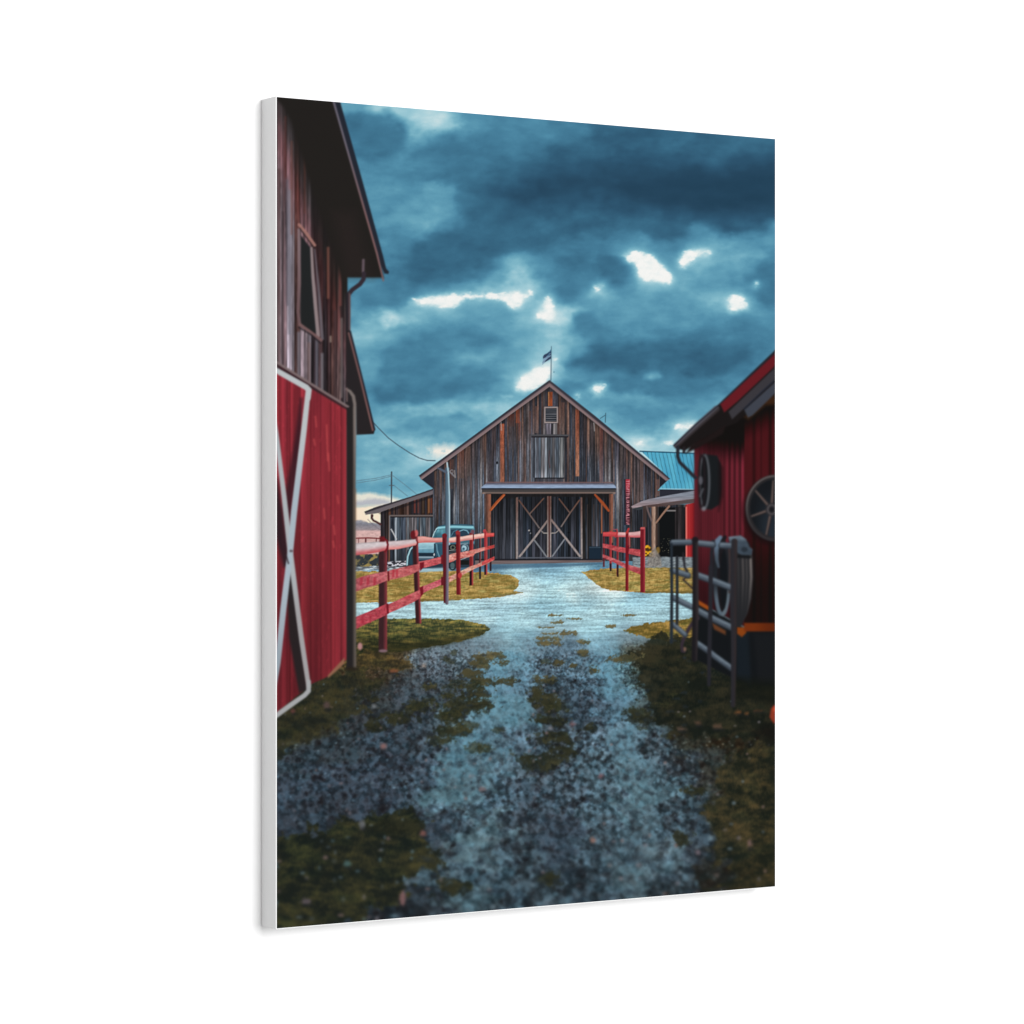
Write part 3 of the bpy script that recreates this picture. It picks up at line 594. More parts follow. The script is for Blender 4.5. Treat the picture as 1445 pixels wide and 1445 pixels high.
ell(746.5, 748.5, 1.1, 1.1, (170, 166, 164)); ell(748.6, 752.5, .8, .9, (130, 130, 134)); ell(802.5, 751.5, 1.8, 1.0, (12, 14, 18))
rect(650, 788.6, 850, 791.2, (30, 30, 36), None); 
poly([(650, 791), (850, 790.5), (850, 793.5), (700, 796.4), (650, 796.6)], lambda X, Y: mixc((98, 82, 82), (120, 108, 108), vn(X/20, Y*1.3, 49)), 'barn')
poly([(650, 796.6), (700, 796.2), (850, 794), (850, 796.5), (790, 800), (700, 803), (650, 803)], (66, 98, 122), None, soft=2.5, op=.75)
# canopy posts and braces
PST = lambda X, Y: mixc((84, 56, 48), (140, 92, 74), ss(-1.5, 2.5, X-np.where(X < 775, 688, 861.5)))*(1+.3*(vn(X*1.5, Y/4, 50)-.5))[..., None]
rect(685.4, 697, 692.8, 756, PST, 'canopy_post'); rect(859.4, 697, 865, 766, PST, 'canopy_post')
line([(711, 698.5), (701, 709), (692.5, 719.5)], 3.6, (150, 74, 40), 'canopy_post'); line([(711.5, 699), (693.5, 719.5)], 1, (184, 104, 66), None)
line([(839.5, 698), (850, 709.5), (858.8, 720.5)], [2.4, 4.2, 3.2], (148, 72, 40), 'canopy_post')
# lettered red board
rect(880.5, 676, 883.4, 741, (26, 26, 34), None, soft=1.6, op=.7)
rect(883, 676.2, 888.8, 740, lambda X, Y: mixc((158, 50, 62), (66, 28, 38), ss(684, 704, Y)), 'sign_board', soft=.8)
rs_ = np.random.RandomState(12)
y = 678.0
while y < 738:
    g = rs_.randint(5); c = (214, 150, 160)
    a, b = 884.2, 887.8
    if g == 0: line([(a, y), (b, y)], .7, c); line([(a, y), (a, y+2.4)], .7, c)
    elif g == 1: ell(886, y+1.3, 1.6, 1.3, c, ring=.7, soft=.7)
    elif g == 2: line([(a, y), (b, y+2.4)], .7, c); line([(a, y+2.4), (b, y+2.4)], .6, c)
    elif g == 3: line([(a, y+1.2), (b, y+1.2)], .8, c); line([(b, y), (b, y+2.4)], .6, c)
    else: line([(a, y), (b, y)], .7, c); line([(a, y+2.4), (b, y+2.4)], .7, c)
    y += 3.5
# flag
line([(778, 489), (777.4, 536.5)], 1.1, (52, 78, 96), 'flagpole')
poly([(777.6, 493.5), (776, 495.5), (772, 498.5), (768, 500.5), (766, 503), (766.2, 508), (765.2, 514.5), (768, 511.8), (772, 509.4), (777.4, 506.2)],
     lambda X, Y: mixc((46, 58, 84), (128, 158, 182), ss(.52, .68, vn(X/3.2+Y/5, (Y+.5*X)/1.25, 51))), 'flag')
line([(777.5, 494), (775, 498), (773, 502)], 1.6, (42, 84, 116), None, op=.7)
ell(781.7, 525, .9, .9, (60, 110, 130), None, op=.8)

# ---- shed behind on the right
poly([(905, 637), (985, 640), (985, 692), (928, 692), (946, 676)], lambda X, Y: mixc((66, 148, 182), (96, 182, 206), fbm(X/9, Y/30, 57, 2))*(1-.38*np.clip(1-np.abs(((X-(Y-637)*.22)-905) % 5.4-2.7)/.7, 0, 1))[..., None], 'teal_roof')
line([(903, 636.8), (985, 640)], 1.7, (30, 78, 104), 'teal_roof')
line([(931, 689.6), (985, 690.8)], 1.2, (150, 190, 204), None)
poly([(931, 690.6), (985, 691), (985, 697), (931, 702)], (40, 42, 52), 'porch')
rect(893, 712, 985, 798, mul(planks(58, 3, [(46, 50, 58), (60, 62, 70), (38, 40, 46), (70, 64, 64)], vs=40), lambda X, Y: .9+0*X), 'barn')
rect(929, 716, 969, 786, (15, 17, 19), 'porch', soft=1.5); rect(952, 716, 969, 762, planks(59, 2.2, [(44, 40, 42), (34, 32, 36)]), 'porch', soft=1.2)
ell(940, 770, 9, 12, lambda X, Y: mixc((14, 16, 18), (84, 84, 72), ss(.78, .9, vn(X/1.4, Y/1.4, 62))), None, soft=6)
rect(940, 719.6, 953.5, 721.6, (116, 112, 112), None)
poly([(967.5, 712), (985, 708), (985, 792), (968, 792)], lambda X, Y: mixc((178, 46, 48), (126, 24, 30), ss(970, 982, X+.2*(Y-750)*0))*(1-.3*np.clip(1-np.abs((X-970) % 3.2-1.6)/.6, 0, 1))[..., None], 'shed_wall')
line([(968.4, 716), (968.6, 792)], 1.8, (222, 120, 110), None)
poly([(890.5, 714.5), (905, 707.5), (915, 704.5), (940, 699.5), (985, 691.5), (985, 704), (950, 709.5), (915, 713.5), (893, 718)], lambda X, Y: mixc((126, 132, 144), (146, 130, 134), ss(698, 714, Y))*(1+.3*(vn(X/12+Y, Y*1.1, 63)-.5))[..., None], 'porch')
poly([(905, 714), (985, 703), (985, 709), (940, 714), (915, 716.5)], (82, 64, 62), 'porch', op=.9); poly([(892, 717.5), (912, 713.5), (916, 716.5), (900, 720)], (52, 58, 62), None)
rect(907.2, 714, 912.6, 744, (70, 54, 50), None, op=.8)
rect(919.4, 715, 925, 798, lambda X, Y: mixc((120, 92, 78), (160, 132, 116), ss(919, 923, X))*(1+.25*(vn(X*1.4, Y/5, 64)-.5))[..., None], 'porch_post'); rect(925, 715, 927.6, 770, (70, 54, 48), 'porch_post')
line([(944, 714.5), (935, 725.5), (926, 737.5)], [3, 2.6, 2.4], (138, 106, 90), 'porch_post'); line([(912.5, 714.5), (915, 723), (919.6, 735)], 2.4, (98, 84, 84), 'porch_post')
line([(930, 738), (930, 780)], .9, (74, 66, 58), None, op=.7)
ell(914.5, 780, 6, 10, lambda X, Y: mixc((70, 48, 20), (216, 158, 34), ss(.3, .6, vn(X/2.4, Y/2.2, 65))), 'flowers', soft=2, rag=2, rs=3)
ell(928, 777, 3, 5, (150, 116, 50), 'flowers', soft=2.5, op=.7, rag=1)
poly([(893, 786), (985, 786), (985, 801), (893, 801)], lambda X, Y: mixc((76, 84, 90), (168, 180, 184), fbm(X/4, Y/1.4, 66, 3)), 'drive', soft=2, rag=1)
poly([(917, 780), (924, 772), (932, 786), (934, 800), (912, 800)], lambda X, Y: mixc((90, 84, 80), (168, 160, 150), fbm(X/2, Y/2, 67, 2)), None, soft=2.5, op=.8)

# ---- the pale blue pickup beside the barn
def carb(X, Y): return mixc((158, 198, 210), (96, 144, 164), ss(766, 780, Y))*(1+.08*(vn(X/3, Y/2, 68)-.5))[..., None]
poly([(574, 779), (577, 774), (588, 768), (592, 766), (616, 766), (668, 760), (671, 778), (670, 800), (610, 803), (584, 800), (574, 796)], (40, 54, 66), 'pickup', soft=1.2)
poly([(610, 760), (613, 751), (617, 743.6), (628, 741), (650, 740), (668, 741.4), (670, 746), (669.5, 768), (610, 768)], (66, 104, 120), 'pickup')
poly([(588, 767.4), (592, 765.6), (614, 765.6), (614, 780), (589, 780)], carb, 'pickup')
poly([(612.4, 758.4), (614.6, 752), (618, 747), (629, 746), (629, 758.4)], lambda X, Y: mixc((56, 104, 120), (96, 154, 168), ss(757, 748, Y))*(1+.3*(vn(X/3, Y/3, 69)-.5))[..., None], 'pickup_glass')
line([(610.4, 758.6), (612.6, 752), (616, 746), (619, 744)], 1.2, (176, 208, 216), 'pickup')
poly([(616, 746.4), (619.4, 743.4), (640, 741.6), (668, 742.6), (669, 746), (640, 744.8), (622, 746)], (134, 194, 206), 'pickup')
line([(617.6, 743), (628, 740.8), (650, 739.8), (668, 741)], 1, (44, 84, 102), 'pickup')
poly([(636, 747.4), (650, 746.6), (664, 747.8), (663, 757), (636.6, 757.4)], (40, 62, 78), 'pickup_glass')
line([(648, 749.6), (654, 747.6), (659, 748.8), (661.4, 752.4)], 1.1, (128, 180, 198), 'pickup_glass'); line([(637, 756), (640, 750), (645, 748)], .9, (84, 128, 146), None)
line([(640, 758), (662, 758.6)], .8, (130, 170, 184), None, op=.7); line([(667.4, 746), (668.6, 766)], 1.2, (96, 140, 156), 'pickup')
line([(574.4, 797), (575.2, 786), (579, 775.4), (583, 771.4)], 2, (156, 198, 208), 'pickup'); poly([(576, 796), (577.4, 785), (581, 779), (582, 796)], (38, 66, 80), 'pickup', soft=1.2)
line([(588.6, 768), (588.4, 781)], .8, (60, 96, 112), None); line([(591, 766.2), (612, 766.2)], 1, (196, 224, 230), None, op=.8); line([(592, 774), (611, 773.4)], 1.2, (176, 214, 224), None, op=.6)
rect(588.5, 780.4, 613, 785, (28, 44, 58), 'pickup', soft=1.2); rect(589, 785.2, 612, 787.6, (138, 160, 174), 'pickup', soft=1.1); rect(589, 788, 612, 790, (74, 96, 112), 'pickup', soft=1.2)
rect(612.2, 767, 614, 788, (28, 50, 66), None); ell(612.6, 782.6, .9, 1.8, (210, 222, 226)); rect(614.8, 768, 624.5, 785, (46, 84, 104), 'pickup', soft=2); line([(616, 768), (617, 777), (620, 786)], 1.2, (112, 156, 172), None)
rect(633, 768, 646, 783, (26, 30, 34), 'pickup'); ell(639, 772.6, 3, 2.8, (112, 116, 104), None, ring=1.1)
for (y_, c_) in ((776.4, (158, 162, 164)), (778.8, (96, 104, 112)), (781, (138, 146, 150))): line([(634, y_+.6), (645, y_-.4)], .8, c_)
rect(648.6, 766.6, 661, 781, (58, 78, 92), 'pickup', soft=1.2); ell(655, 773.5, 3.5, 3.7, (160, 194, 206), 'pickup'); ell(654.2, 774.4, 1.9, 1.8, (64, 100, 120)); ell(656.4, 774, 4.6, 5.6, (146, 176, 188), None, ring=.9, op=.9); line([(650, 767.6), (660, 766.4)], .9, (150, 178, 190))
poly([(650, 783), (662, 779), (662, 784), (651, 789)], (112, 44, 42), None); line([(650.5, 789.5), (662, 785.5)], 1, (176, 178, 180)); rect(650, 790.5, 662, 797, (24, 26, 26), None, soft=1.4)
line([(663.6, 768), (665, 780), (664, 792)], 1, (120, 148, 160), None, op=.8)
ell(638.5, 798, 4.8, 6, (34, 46, 50), 'pickup', ring=2); ell(638.5, 798, 3, 4, (84, 104, 106), None, soft=1.5, op=.8)
line([(590, 802.5), (626, 800)], 2.2, (52, 72, 88), None, op=.8); poly([(586, 803), (626, 801), (626, 806), (586, 808)], (158, 190, 200), None, soft=2, op=.8)
poly([(546, 793), (573, 791), (573, 798), (546, 800)], lambda X, Y: mixc((50, 50, 58), (196, 196, 204), ss(.45, .65, vn(X/2.6, Y/1.6, 69))), 'drive', soft=1.4)

# ---- grey service pole
begin()
rect(628.4, 660, 634, 770, lambda X, Y: mixc((64, 82, 98), (92, 116, 132), ss(628, 632, X)), 'service_pole')
line([(631, 653), (633, 670), (634.2, 700), (634.4, 768)], 1.6, (168, 196, 208), 'service_pole')
line([(618, 660.5), (624, 663.5), (630, 666.5)], [2, 3, 3.4], (82, 92, 108), 'service_pole'); line([(634, 665), (638, 669), (641, 672)], 2, (120, 118, 124), 'service_pole')
ell(637.5, 665.5, 2, 2.4, (128, 124, 128), 'service_pole', ring=1)
rect(626.2, 766, 632.6, 850.5, lambda X, Y: mixc((52, 44, 54), (120, 108, 120), ss(626.5, 632, X)), 'service_pole')
end(.25)

# ---- left red fence (near to far)
begin()
def wood(c0, c1, s=1):
    c0 = np.array(c0, np.float32)*np.array([.90, .98, .96], np.float32); c1 = np.array(c1, np.float32)*np.array([.93, 1, .98], np.float32)
    return lambda X, Y: mixc(c0, c1, np.clip(fbm(X/(7*s), Y/(3*s), 100, 3)*1.6-.3, 0, 1))*(1+.26*(vn(X/1.6, Y/1.3, 101)-.5)+.22*(fbm(X/9, Y/2, 105, 2)-.5))[..., None]
def rail(pts, fill, lab='fence_rail', soft=1.0):
    top = [(x, a) for x, a, b in pts]; bot = [(x, b) for x, a, b in pts][::-1]
    poly(top+bot, fill, lab, soft)
def toprail(pts, hi, lo, lab='fence_rail', soft=1.0):
    xs = np.array([p[0] for p in pts]); ta = np.array([p[1] for p in pts]); tb = np.array([p[2] for p in pts])
    def f(X, Y):
        a = np.interp(X, xs, ta); b = np.interp(X, xs, tb); t = np.clip((Y-a)/(b-a), 0, 1)
        return mixc(hi, lo, ss(.35, 1.0, t))*(1-.18*ss(.18, 0, t)+.10*(vn(X/4, Y/2, 102)-.5))[..., None]
    rail(pts, f, lab, soft)
def post(x0, x1, y0, y1, c0, c1, xb=0, lab='fence_post', soft=1.1):
    poly([(x0, y0), (x1, y0), (x1+xb, y1), (x0+xb, y1)], lambda X, Y: mixc(c0, c1, ss(x0+(x1-x0)*.45, x1, X-xb*(Y-y0)/(y1-y0)))*(1+.15*(vn(X, Y/6, 103)-.5))[..., None], lab, soft)
# far posts
post(691, 693.6, 755, 806, (46, 26, 30), (60, 34, 38)); post(676, 678.6, 756, 817, (66, 34, 38), (150, 78, 76)); post(683.4, 687.6, 750, 811, (140, 46, 50), (188, 78, 78))
rect(676.4, 797, 678.6, 817, (24, 30, 40), None); rect(683.4, 797, 686, 811, (24, 30, 38), None)
post(662.6, 667.8, 752, 826, (120, 34, 38), (176, 74, 74)); rect(662.6, 800, 665.6, 826, (40, 20, 26), None)
post(643.6, 649.2, 756, 839, (104, 26, 32), (150, 52, 54), 1)
rail([(633.5, 783, 794), (640, 781, 792), (644, 780, 789.5), (650, 779.5, 788), (662, 777, 786), (672, 774.5, 780.5), (684, 772, 776.5), (697.5, 769, 773)], wood((196, 84, 80), (232, 156, 148)))
rail([(633.5, 814, 822), (646, 808, 815), (650, 806, 813), (662, 800, 806.5), (672, 796.5, 801.5), (684, 791.5, 797), (697.5, 785.5, 790)], wood((206, 104, 98), (236, 184, 166)))
rail([(684, 772, 776.8), (697.5, 769, 773)], wood((190, 54, 54), (214, 92, 88))); rail([(680, 793, 798), (697.5, 785.5, 790)], wood((190, 54, 58), (214, 92, 92)))
toprail([(633.5, 759, 765.6), (645, 757.5, 765), (652, 757, 763.5), (664, 754.8, 761.8), (676, 753.2, 759.8), (684, 752.2, 758.8)], (232, 190, 178), (206, 128, 122))
toprail([(683, 752.2, 758.5), (690, 752, 757.5), (697.2, 752, 757)], (218, 92, 88), (190, 66, 66))
post(643.4, 649.2, 750, 839, (104, 26, 32), (150, 52, 54), .8); ell(645.8, 751.6, 2.8, 3, (142, 48, 48), 'fence_post'); ell(667, 750.5, 2.6, 3, (110, 74, 84), 'fence_post'); line([(668, 754), (668.2, 763)], 1.6, (110, 30, 34), 'fence_post')
ell(665.5, 781, 4, 4.6, wood((206, 84, 78), (232, 150, 140), .4), 'fence_post'); ell(684, 749.5, 2.4, 2.8, (170, 66, 70), 'fence_post'); line([(684.6, 751), (684.6, 770)], 2.4, (160, 50, 56), 'fence_post'); ell(678, 752, 1.2, 1.6, (120, 110, 120), None)
rail([(588, 793, 800.5), (600, 791, 801), (612, 788, 798), (624.6, 785, 794.5)], wood((178, 62, 72), (218, 104, 108))); ell(649, 812, 2.8, 4, (176, 58, 60), 'fence_post')
rail([(594, 828, 838.5), (604, 824.5, 833.5), (624.6, 816, 824.5)], wood((190, 70, 88), (222, 116, 122)))
toprail([(588.5, 757, 766.8), (596, 756.6, 765.8), (606, 758, 765.4), (614, 759, 765.4), (625, 758.6, 764.8)], (222, 158, 150), (200, 108, 104))
# third post, in front of the grey pole
post(624, 630.4, 754, 851, (88, 26, 34), (120, 46, 56), 2); ell(627.4, 756, 3.4, 3.4, (108, 30, 36), 'fence_post'); rect(622.4, 783, 625.6, 796, (104, 28, 36), 'fence_post'); rect(622.4, 814, 626, 826, (98, 28, 36), 'fence_post')
line([(631.2, 765), (631.4, 800), (630.6, 851)], [2.4, 3.4, 4.6], lambda X, Y: mixc((78, 66, 78), (124, 114, 128), ss(628.5, 632.5, X)), 'service_pole')
end(.22)
begin()
post(581.6, 589.6, 757, 880, (54, 28, 32), (158, 64, 70), 5)
ell(583.8, 755, 4.8, 6.6, (96, 34, 38), 'fence_post', soft=1.4); ell(587.4, 752.5, 2.6, 4.6, (196, 98, 98), 'fence_post', soft=1.8); ell(583, 754, 3, 5, (100, 26, 32), None, soft=2)
rail([(549, 805, 818.5), (560, 802.4, 816.5), (570, 800, 814), (580, 798, 811), (592.4, 795.4, 804.5)], wood((182, 74, 80), (218, 118, 120)))
for x in (553.5, 558.8): poly([(x, 804), (x+3.2, 803), (x+2.8, 814), (x-.4, 815)], (174, 48, 62), None, soft=1.6, op=.7)
rail([(547, 853, 866), (560, 847.5, 860.5), (572, 841.5, 855), (583, 836.4, 850), (594.5, 831.5, 843)], wood((182, 62, 74), (214, 106, 110)))
poly([(592, 794), (598.4, 793), (598.4, 800), (593, 806)], (116, 24, 36), 'fence_post'); poly([(592, 829), (597, 827), (597.6, 838), (594, 842)], (116, 24, 36), 'fence_post')
post(534.6, 546.4, 776, 917, (56, 32, 36), (128, 54, 60), -.3)
rail([(495, 818.5, 837), (503, 816.5, 834.5), (515, 812.5, 830), (530, 809, 826), (546.5, 806, 819)], wood((178, 74, 84), (212, 112, 118)))
for x in (508, 517.5, 527): poly([(x, 815), (x+4, 814), (x+3.4, 825), (x-.4, 826.5)], (164, 44, 60), None, soft=2, op=.7)
rail([(495, 873, 892), (503, 870, 887.5), (518, 864, 880), (532, 857.8, 874), (547, 851.5, 867)], wood((174, 52, 68), (204, 86, 96)))
for x in (510, 521): poly([(x, 869), (x+3, 868), (x+2.6, 879), (x, 880)], (150, 34, 52), None, soft=2.4, op=.6)
line([(548, 807), (548.4, 819)], 2.6, (112, 26, 38), 'fence_post'); line([(546.6, 853), (547.4, 865)], 3, (116, 26, 38), 'fence_post')
toprail([(548, 763.6, 775.6), (560, 763, 775.2), (575, 761.8, 772), (588.4, 760.6, 769)], (206, 190, 192), (216, 132, 128))
toprail([(495, 767, 785.5), (503, 766.4, 783.5), (518, 765.4, 781.8), (532, 764.2, 779.6), (547, 762.6, 776)], (208, 196, 198), (190, 88, 92), soft=1.4)
rect(535.6, 757, 543, 764.6, (96, 30, 34), 'fence_post', soft=2); line([(541, 759.5), (545.6, 763), (547.4, 768.5), (546.4, 774.5), (543.4, 778.4)], 2.8, (112, 28, 36), 'fence_post', soft=1.4)
line([(587.6, 762), (589.4, 766), (588, 770)], 2, (112, 28, 34), 'fence_post')
ell(540.6, 918.5, 6, 2, (128, 100, 110), 'drive', soft=2.4)
end(.45)
ell(508, 912, 3.4, 5, (176, 128, 128), None, soft=3)

# ---- right red fence
begin()
post(850.8, 853.4, 750, 800, (86, 30, 36), (120, 46, 50)); post(860, 863.4, 749, 803, (150, 46, 50), (186, 74, 72)); post(870, 873, 755, 812, (120, 32, 40), (180, 80, 78))
rect(860.4, 795, 863, 806, (26, 24, 32), None); rect(870.6, 797, 873, 814, (44, 18, 26), None)
rail([(850.5, 767, 772.5), (860, 768.4, 775), (872, 771.2, 778.6), (884, 773.4, 780.6), (904, 775.6, 785.4)], wood((178, 56, 66), (206, 92, 96)))
rail([(850.5, 782, 786.5), (860, 785.6, 791), (872, 790.4, 796.4), (884, 796, 803), (904, 801.6, 811)], wood((178, 56, 66), (216, 120, 122)))
toprail([(850.8, 751, 756.6), (862, 750.4, 757), (873, 750.8, 757.6)], (206, 78, 80), (178, 60, 66)); toprail([(872, 751, 757.6), (886, 751.2, 757.8), (896, 750.6, 758.6), (904, 749, 758.4)], (216, 168, 168), (196, 92, 98))
line([(868.6, 758), (871, 752), (870.6, 747)], 1.6, (170, 54, 58), 'fence_post'); line([(864, 747), (871, 747.4)], 1.4, (140, 76, 84), 'fence_post')
post(883, 887.2, 750, 834, (108, 22, 30), (156, 48, 54), -.4); line([(887, 746.4), (884.4, 752)], 3, (166, 54, 54), 'fence_post'); line([(888.4, 757), (888.6, 772)], 1.2, (186, 92, 88), None)
poly([(883, 770), (888, 770), (887, 780), (884, 798), (883, 798)], (110, 18, 30), None, soft=1.4)
post(903.6, 910.4, 745, 836, (112, 26, 36), (150, 50, 58)); poly([(904, 744), (910, 743.6), (910.4, 747), (903.6, 746.6)], (182, 86, 86), 'fence_post'); line([(909.8, 748), (909.6, 800)], 1, (188, 92, 94), None, op=.8)
end(.25)

# ---- left barn (out of focus)
begin()
BK = [(62, 46, 48), (88, 72, 76), (52, 40, 44), (108, 96, 102), (70, 50, 48), (44, 38, 42), (96, 76, 76), (116, 108, 116)]
def lwall(X, Y):
    c = planks(61, 5.5, BK, grain=.55, gap=.45, vs=130, vary=.15)(X, Y)
    # the boards run up under the eave, whose line falls to the right
    ed = np.interp(X, [390, 402, 412, 430, 450, 470, 487, 495], [120, 160, 185, 245, 310, 362, 420, 440])
    k = ss(-40, 110, Y-ed)
    red = ss(0, 60, Y-ed)*ss(150, 50, Y-ed)
    c = c*(1-red[..., None]*np.array([-.06, .18, .18], np.float32))
    c = c*1.14*(1+.5*(fbm(X/3.4, Y/90, 63, 3)-.5))[..., None]
    dark = np.array([31, 28, 27], np.float32)
    return dark*(1-k)[..., None]+c*k[..., None]
poly([(380, 120), (462, 120), (468, 150), (490, 220), (490, 600), (380, 600)], lwall, 'left_barn')
for (x, w_, y0, y1, c, o) in [(409, 5, 270, 470, (122, 118, 128), .8), (405.5, 3, 255, 430, (92, 88, 98), .7), (393.5, 4, 240, 520, (74, 50, 48), .6), (463, 3, 350, 420, (132, 84, 72), .8), (480, 4, 370, 430, (112, 66, 62), .8), (421.5, 4, 470, 540, (120, 120, 132), .7), (454.5, 4, 500, 560, (128, 126, 134), .7), (436, 4, 485, 540, (118, 94, 92), .7),
                            (447, 4, 480, 560, (112, 112, 124), .7), (482, 2.5, 450, 560, (128, 120, 118), .7), (466.5, 1.4, 475, 482, (176, 158, 142), 1), (411.5, 2, 200, 330, (112, 66, 56), .6), (430, 1.6, 215, 300, (110, 60, 50), .6), (403, 1.6, 165, 250, (96, 50, 44), .6), (473, 4, 440, 560, (60, 48, 52), .6), (399, 3, 300, 520, (50, 40, 44), .6)]:
    line([(x, y0), (x, y1)], w_, c, None, soft=3, op=o)
# window
poly([(424.5, 332), (438.5, 350), (443, 400), (447, 470), (435, 466), (424, 456)], (33, 35, 36), 'left_window', soft=1.6)
line([(421.6, 324), (422.4, 400), (420.4, 440), (423, 458)], [3.6, 4.4, 4, 4], lambda X, Y: mixc((128, 108, 112), (108, 84, 86), ss(330, 450, Y)), 'left_window', soft=1.6)
line([(439.4, 350), (441.6, 390), (445, 430), (449, 474)], [3.4, 4.4, 5, 5], (142, 126, 128), 'left_window', soft=1.6)
line([(444, 352), (449, 400), (452, 440), (455, 478)], [2, 3, 4, 4], (110, 104, 112), None, soft=2, op=.8)
line([(422, 317), (433, 330), (444, 346)], 4.2, (156, 112, 104), 'left_window', soft=1.4); line([(423, 322), (434, 337), (443.5, 350)], 1.6, (50, 38, 38), None, soft=1.4)
line([(423, 458), (436, 467), (453, 480)], 4.2, (116, 88, 88), 'left_window', soft=1.6); line([(422, 462), (440, 473), (452, 484)], 2.4, (36, 30, 34), None, soft=2, op=.8)
# roof underside, rake board and gutter
SOF = (33, 30, 28)
poly([(380, 120), (476, 120), (475, 146), (505, 250), (541, 392), (489.5, 391), (489.5, 425), (486, 410), (470, 352), (452, 300), (430, 232), (412, 172), (400, 150), (380, 130)], SOF, 'left_roof', soft=5)
poly([(440, 120), (476, 120), (475, 146), (541, 391), (489.5, 391)], SOF, 'left_roof', soft=1.2)
poly([(470, 300), (489, 391), (525, 391), (500, 300)], (44, 36, 35), None, soft=20, op=.5)
poly([(473, 120), (479, 140), (510, 250), (540.5, 361), (545, 379), (549, 383.4), (548, 386.6), (542.4, 386), (536, 372), (502, 250), (472, 148), (469, 120)], (34, 38, 48), 'left_roof', soft=1.4)
line([(466, 128), (471.5, 146), (500, 246), (532, 358), (541, 396)], [2.8, 2.8, 2.8, 2.8, 2], lambda X, Y: mixc((104, 98, 110), (124, 92, 92), ss(180, 330, Y)), 'left_roof', soft=1.4)
line([(512.8, 367), (512.4, 384)], 3.6, (98, 84, 92), 'downpipe', soft=1.8)
line([(513.6, 386), (513, 394), (508, 401), (497, 409), (491.4, 416)], 6, (50, 42, 50), 'downpipe', soft=1.4)
line([(491.6, 416), (491.6, 440), (491.4, 466)], 6.4, lambda X, Y: mixc((38, 34, 40), (96, 74, 76), ss(490, 494, X)), 'downpipe', soft=1.4)
# lower roof
poly([(488.5, 430), (489.5, 466), (494, 466), (510, 528), (529, 607), (527.4, 612.4), (503, 613.6), (502.4, 574), (502, 600), (488.5, 600)], (38, 34, 36), 'left_roof', soft=1.4)
line([(494.4, 468), (511, 534), (528.6, 606)], 2.4, (38, 38, 48), 'left_roof', soft=1.2)
line([(492, 470), (508, 532), (526, 607)], 2.4, (118, 84, 82), 'left_roof', soft=1.4)
# lower red wall
def redw(X, Y):
    c = mixc((126, 40, 50), (160, 50, 60), np.clip(fbm(X/9, Y/200, 110, 2)*1.5-.2, 0, 1))
    w1 = vn(X/5.2, Y/2000, 115); w2 = vn(X/2.1, Y/600, 116); w3 = vn(X/11, Y/3000, 117)
    rib = (.80+.42*(w1-.3)+.16*(w2-.5)+.2*(w3-.5))*(1-.2*np.clip(1-np.abs((X-402) % 14.5-7)/1.6, 0, 1))
    chips = ss(.70, .80, fbm(X/2.6, Y/9, 112, 3))*.35
    vig = (1-.22*ss(640, 900, Y)*ss(480, 450, X))*(1+chips*.35)*(1+.12*(fbm(X/3, Y/30, 113, 3)-.5))
    c = c*(rib*vig)[..., None]
    e = ss(482, 487, X)
    return c*(1-e*.55)[..., None]+np.array([180, 60, 70], np.float32)*(e*.5)[..., None]
poly([(380, 505), (390, 511), (440, 542), (489.5, 574), (489.5, 930), (462, 955), (440, 965), (380, 1014)], redw, 'left_red_wall', soft=1.4)
for (x, y, l) in ((461, 600, 50), (463.4, 640, 24), (445, 588, 14), (443, 620, 8), (457, 718, 14), (471, 742, 12), (476, 700, 10), (470, 764, 8)):
    line([(x, y), (x+1.4, y+l)], 2, (206, 86, 84), None, soft=2.4, op=.55)
poly([(380, 506), (390, 512), (440, 542.5), (492, 575.5), (492, 580), (440, 549), (390, 521), (380, 515)], (40, 32, 36), None, soft=2.4, op=.85)
line([(384, 507), (390, 511), (440, 542.4), (491, 574)], 3.4, (122, 106, 106), 'left_red_wall', soft=1.6)
poly([(462.6, 953), (486, 928), (486, 936), (478, 944), (463, 957)], (140, 98, 76), 'left_red_wall', soft=2)
# white door bracing
WH = lambda X, Y: mixc((186, 192, 194), (168, 182, 192), ss(600, 700, Y))*(1-.14*ss(820, 980, Y))[..., None]
poly([(427, 562), (425, 620), (412, 720), (404, 760), (398, 720), (416, 620), (424, 562)], (44, 24, 32), None, soft=6, op=.75)
poly([(380, 640), (392, 680), (406, 770), (408, 800), (400, 800), (380, 720)], (34, 26, 32), None, soft=6, op=.85)
poly([(411, 800), (418, 862), (432, 960), (434, 974), (422, 978), (408, 900), (405, 830)], (36, 33, 34), None, soft=4, op=.95)
line([(384, 575), (390, 612), (401, 702), (409.5, 778), (420, 860), (426, 905), (435.5, 968)], [6, 6, 7, 7.6, 7, 7, 6.4], lambda X, Y: mixc((172, 178, 182), (162, 160, 162), ss(800, 880, Y)), 'white_brace', soft=1.8)
line([(435, 551), (429, 606), (415, 722), (409.5, 780), (400, 858), (392, 935), (384, 985)], [7, 8, 8.6, 8, 8.6, 8, 7], WH, 'white_brace', soft=1.8)
line([(384, 519.5), (393, 524.5), (432, 546.4), (436, 550.5), (434.6, 562)], [7.6, 7.6, 8, 7.6, 7.6], WH, 'white_brace', soft=1.6)
line([(435.6, 962), (435.4, 975), (430, 981), (410, 995), (384, 1014)], [6, 6.6, 6.6, 7, 7], (166, 168, 170), 'white_brace', soft=1.8)
ell(410.8, 777.5, 2.4, 1.8, (74, 60, 66), None, soft=2, op=.8); line([(404, 784), (407, 795)], 1.8, (50, 38, 44), None, soft=2)
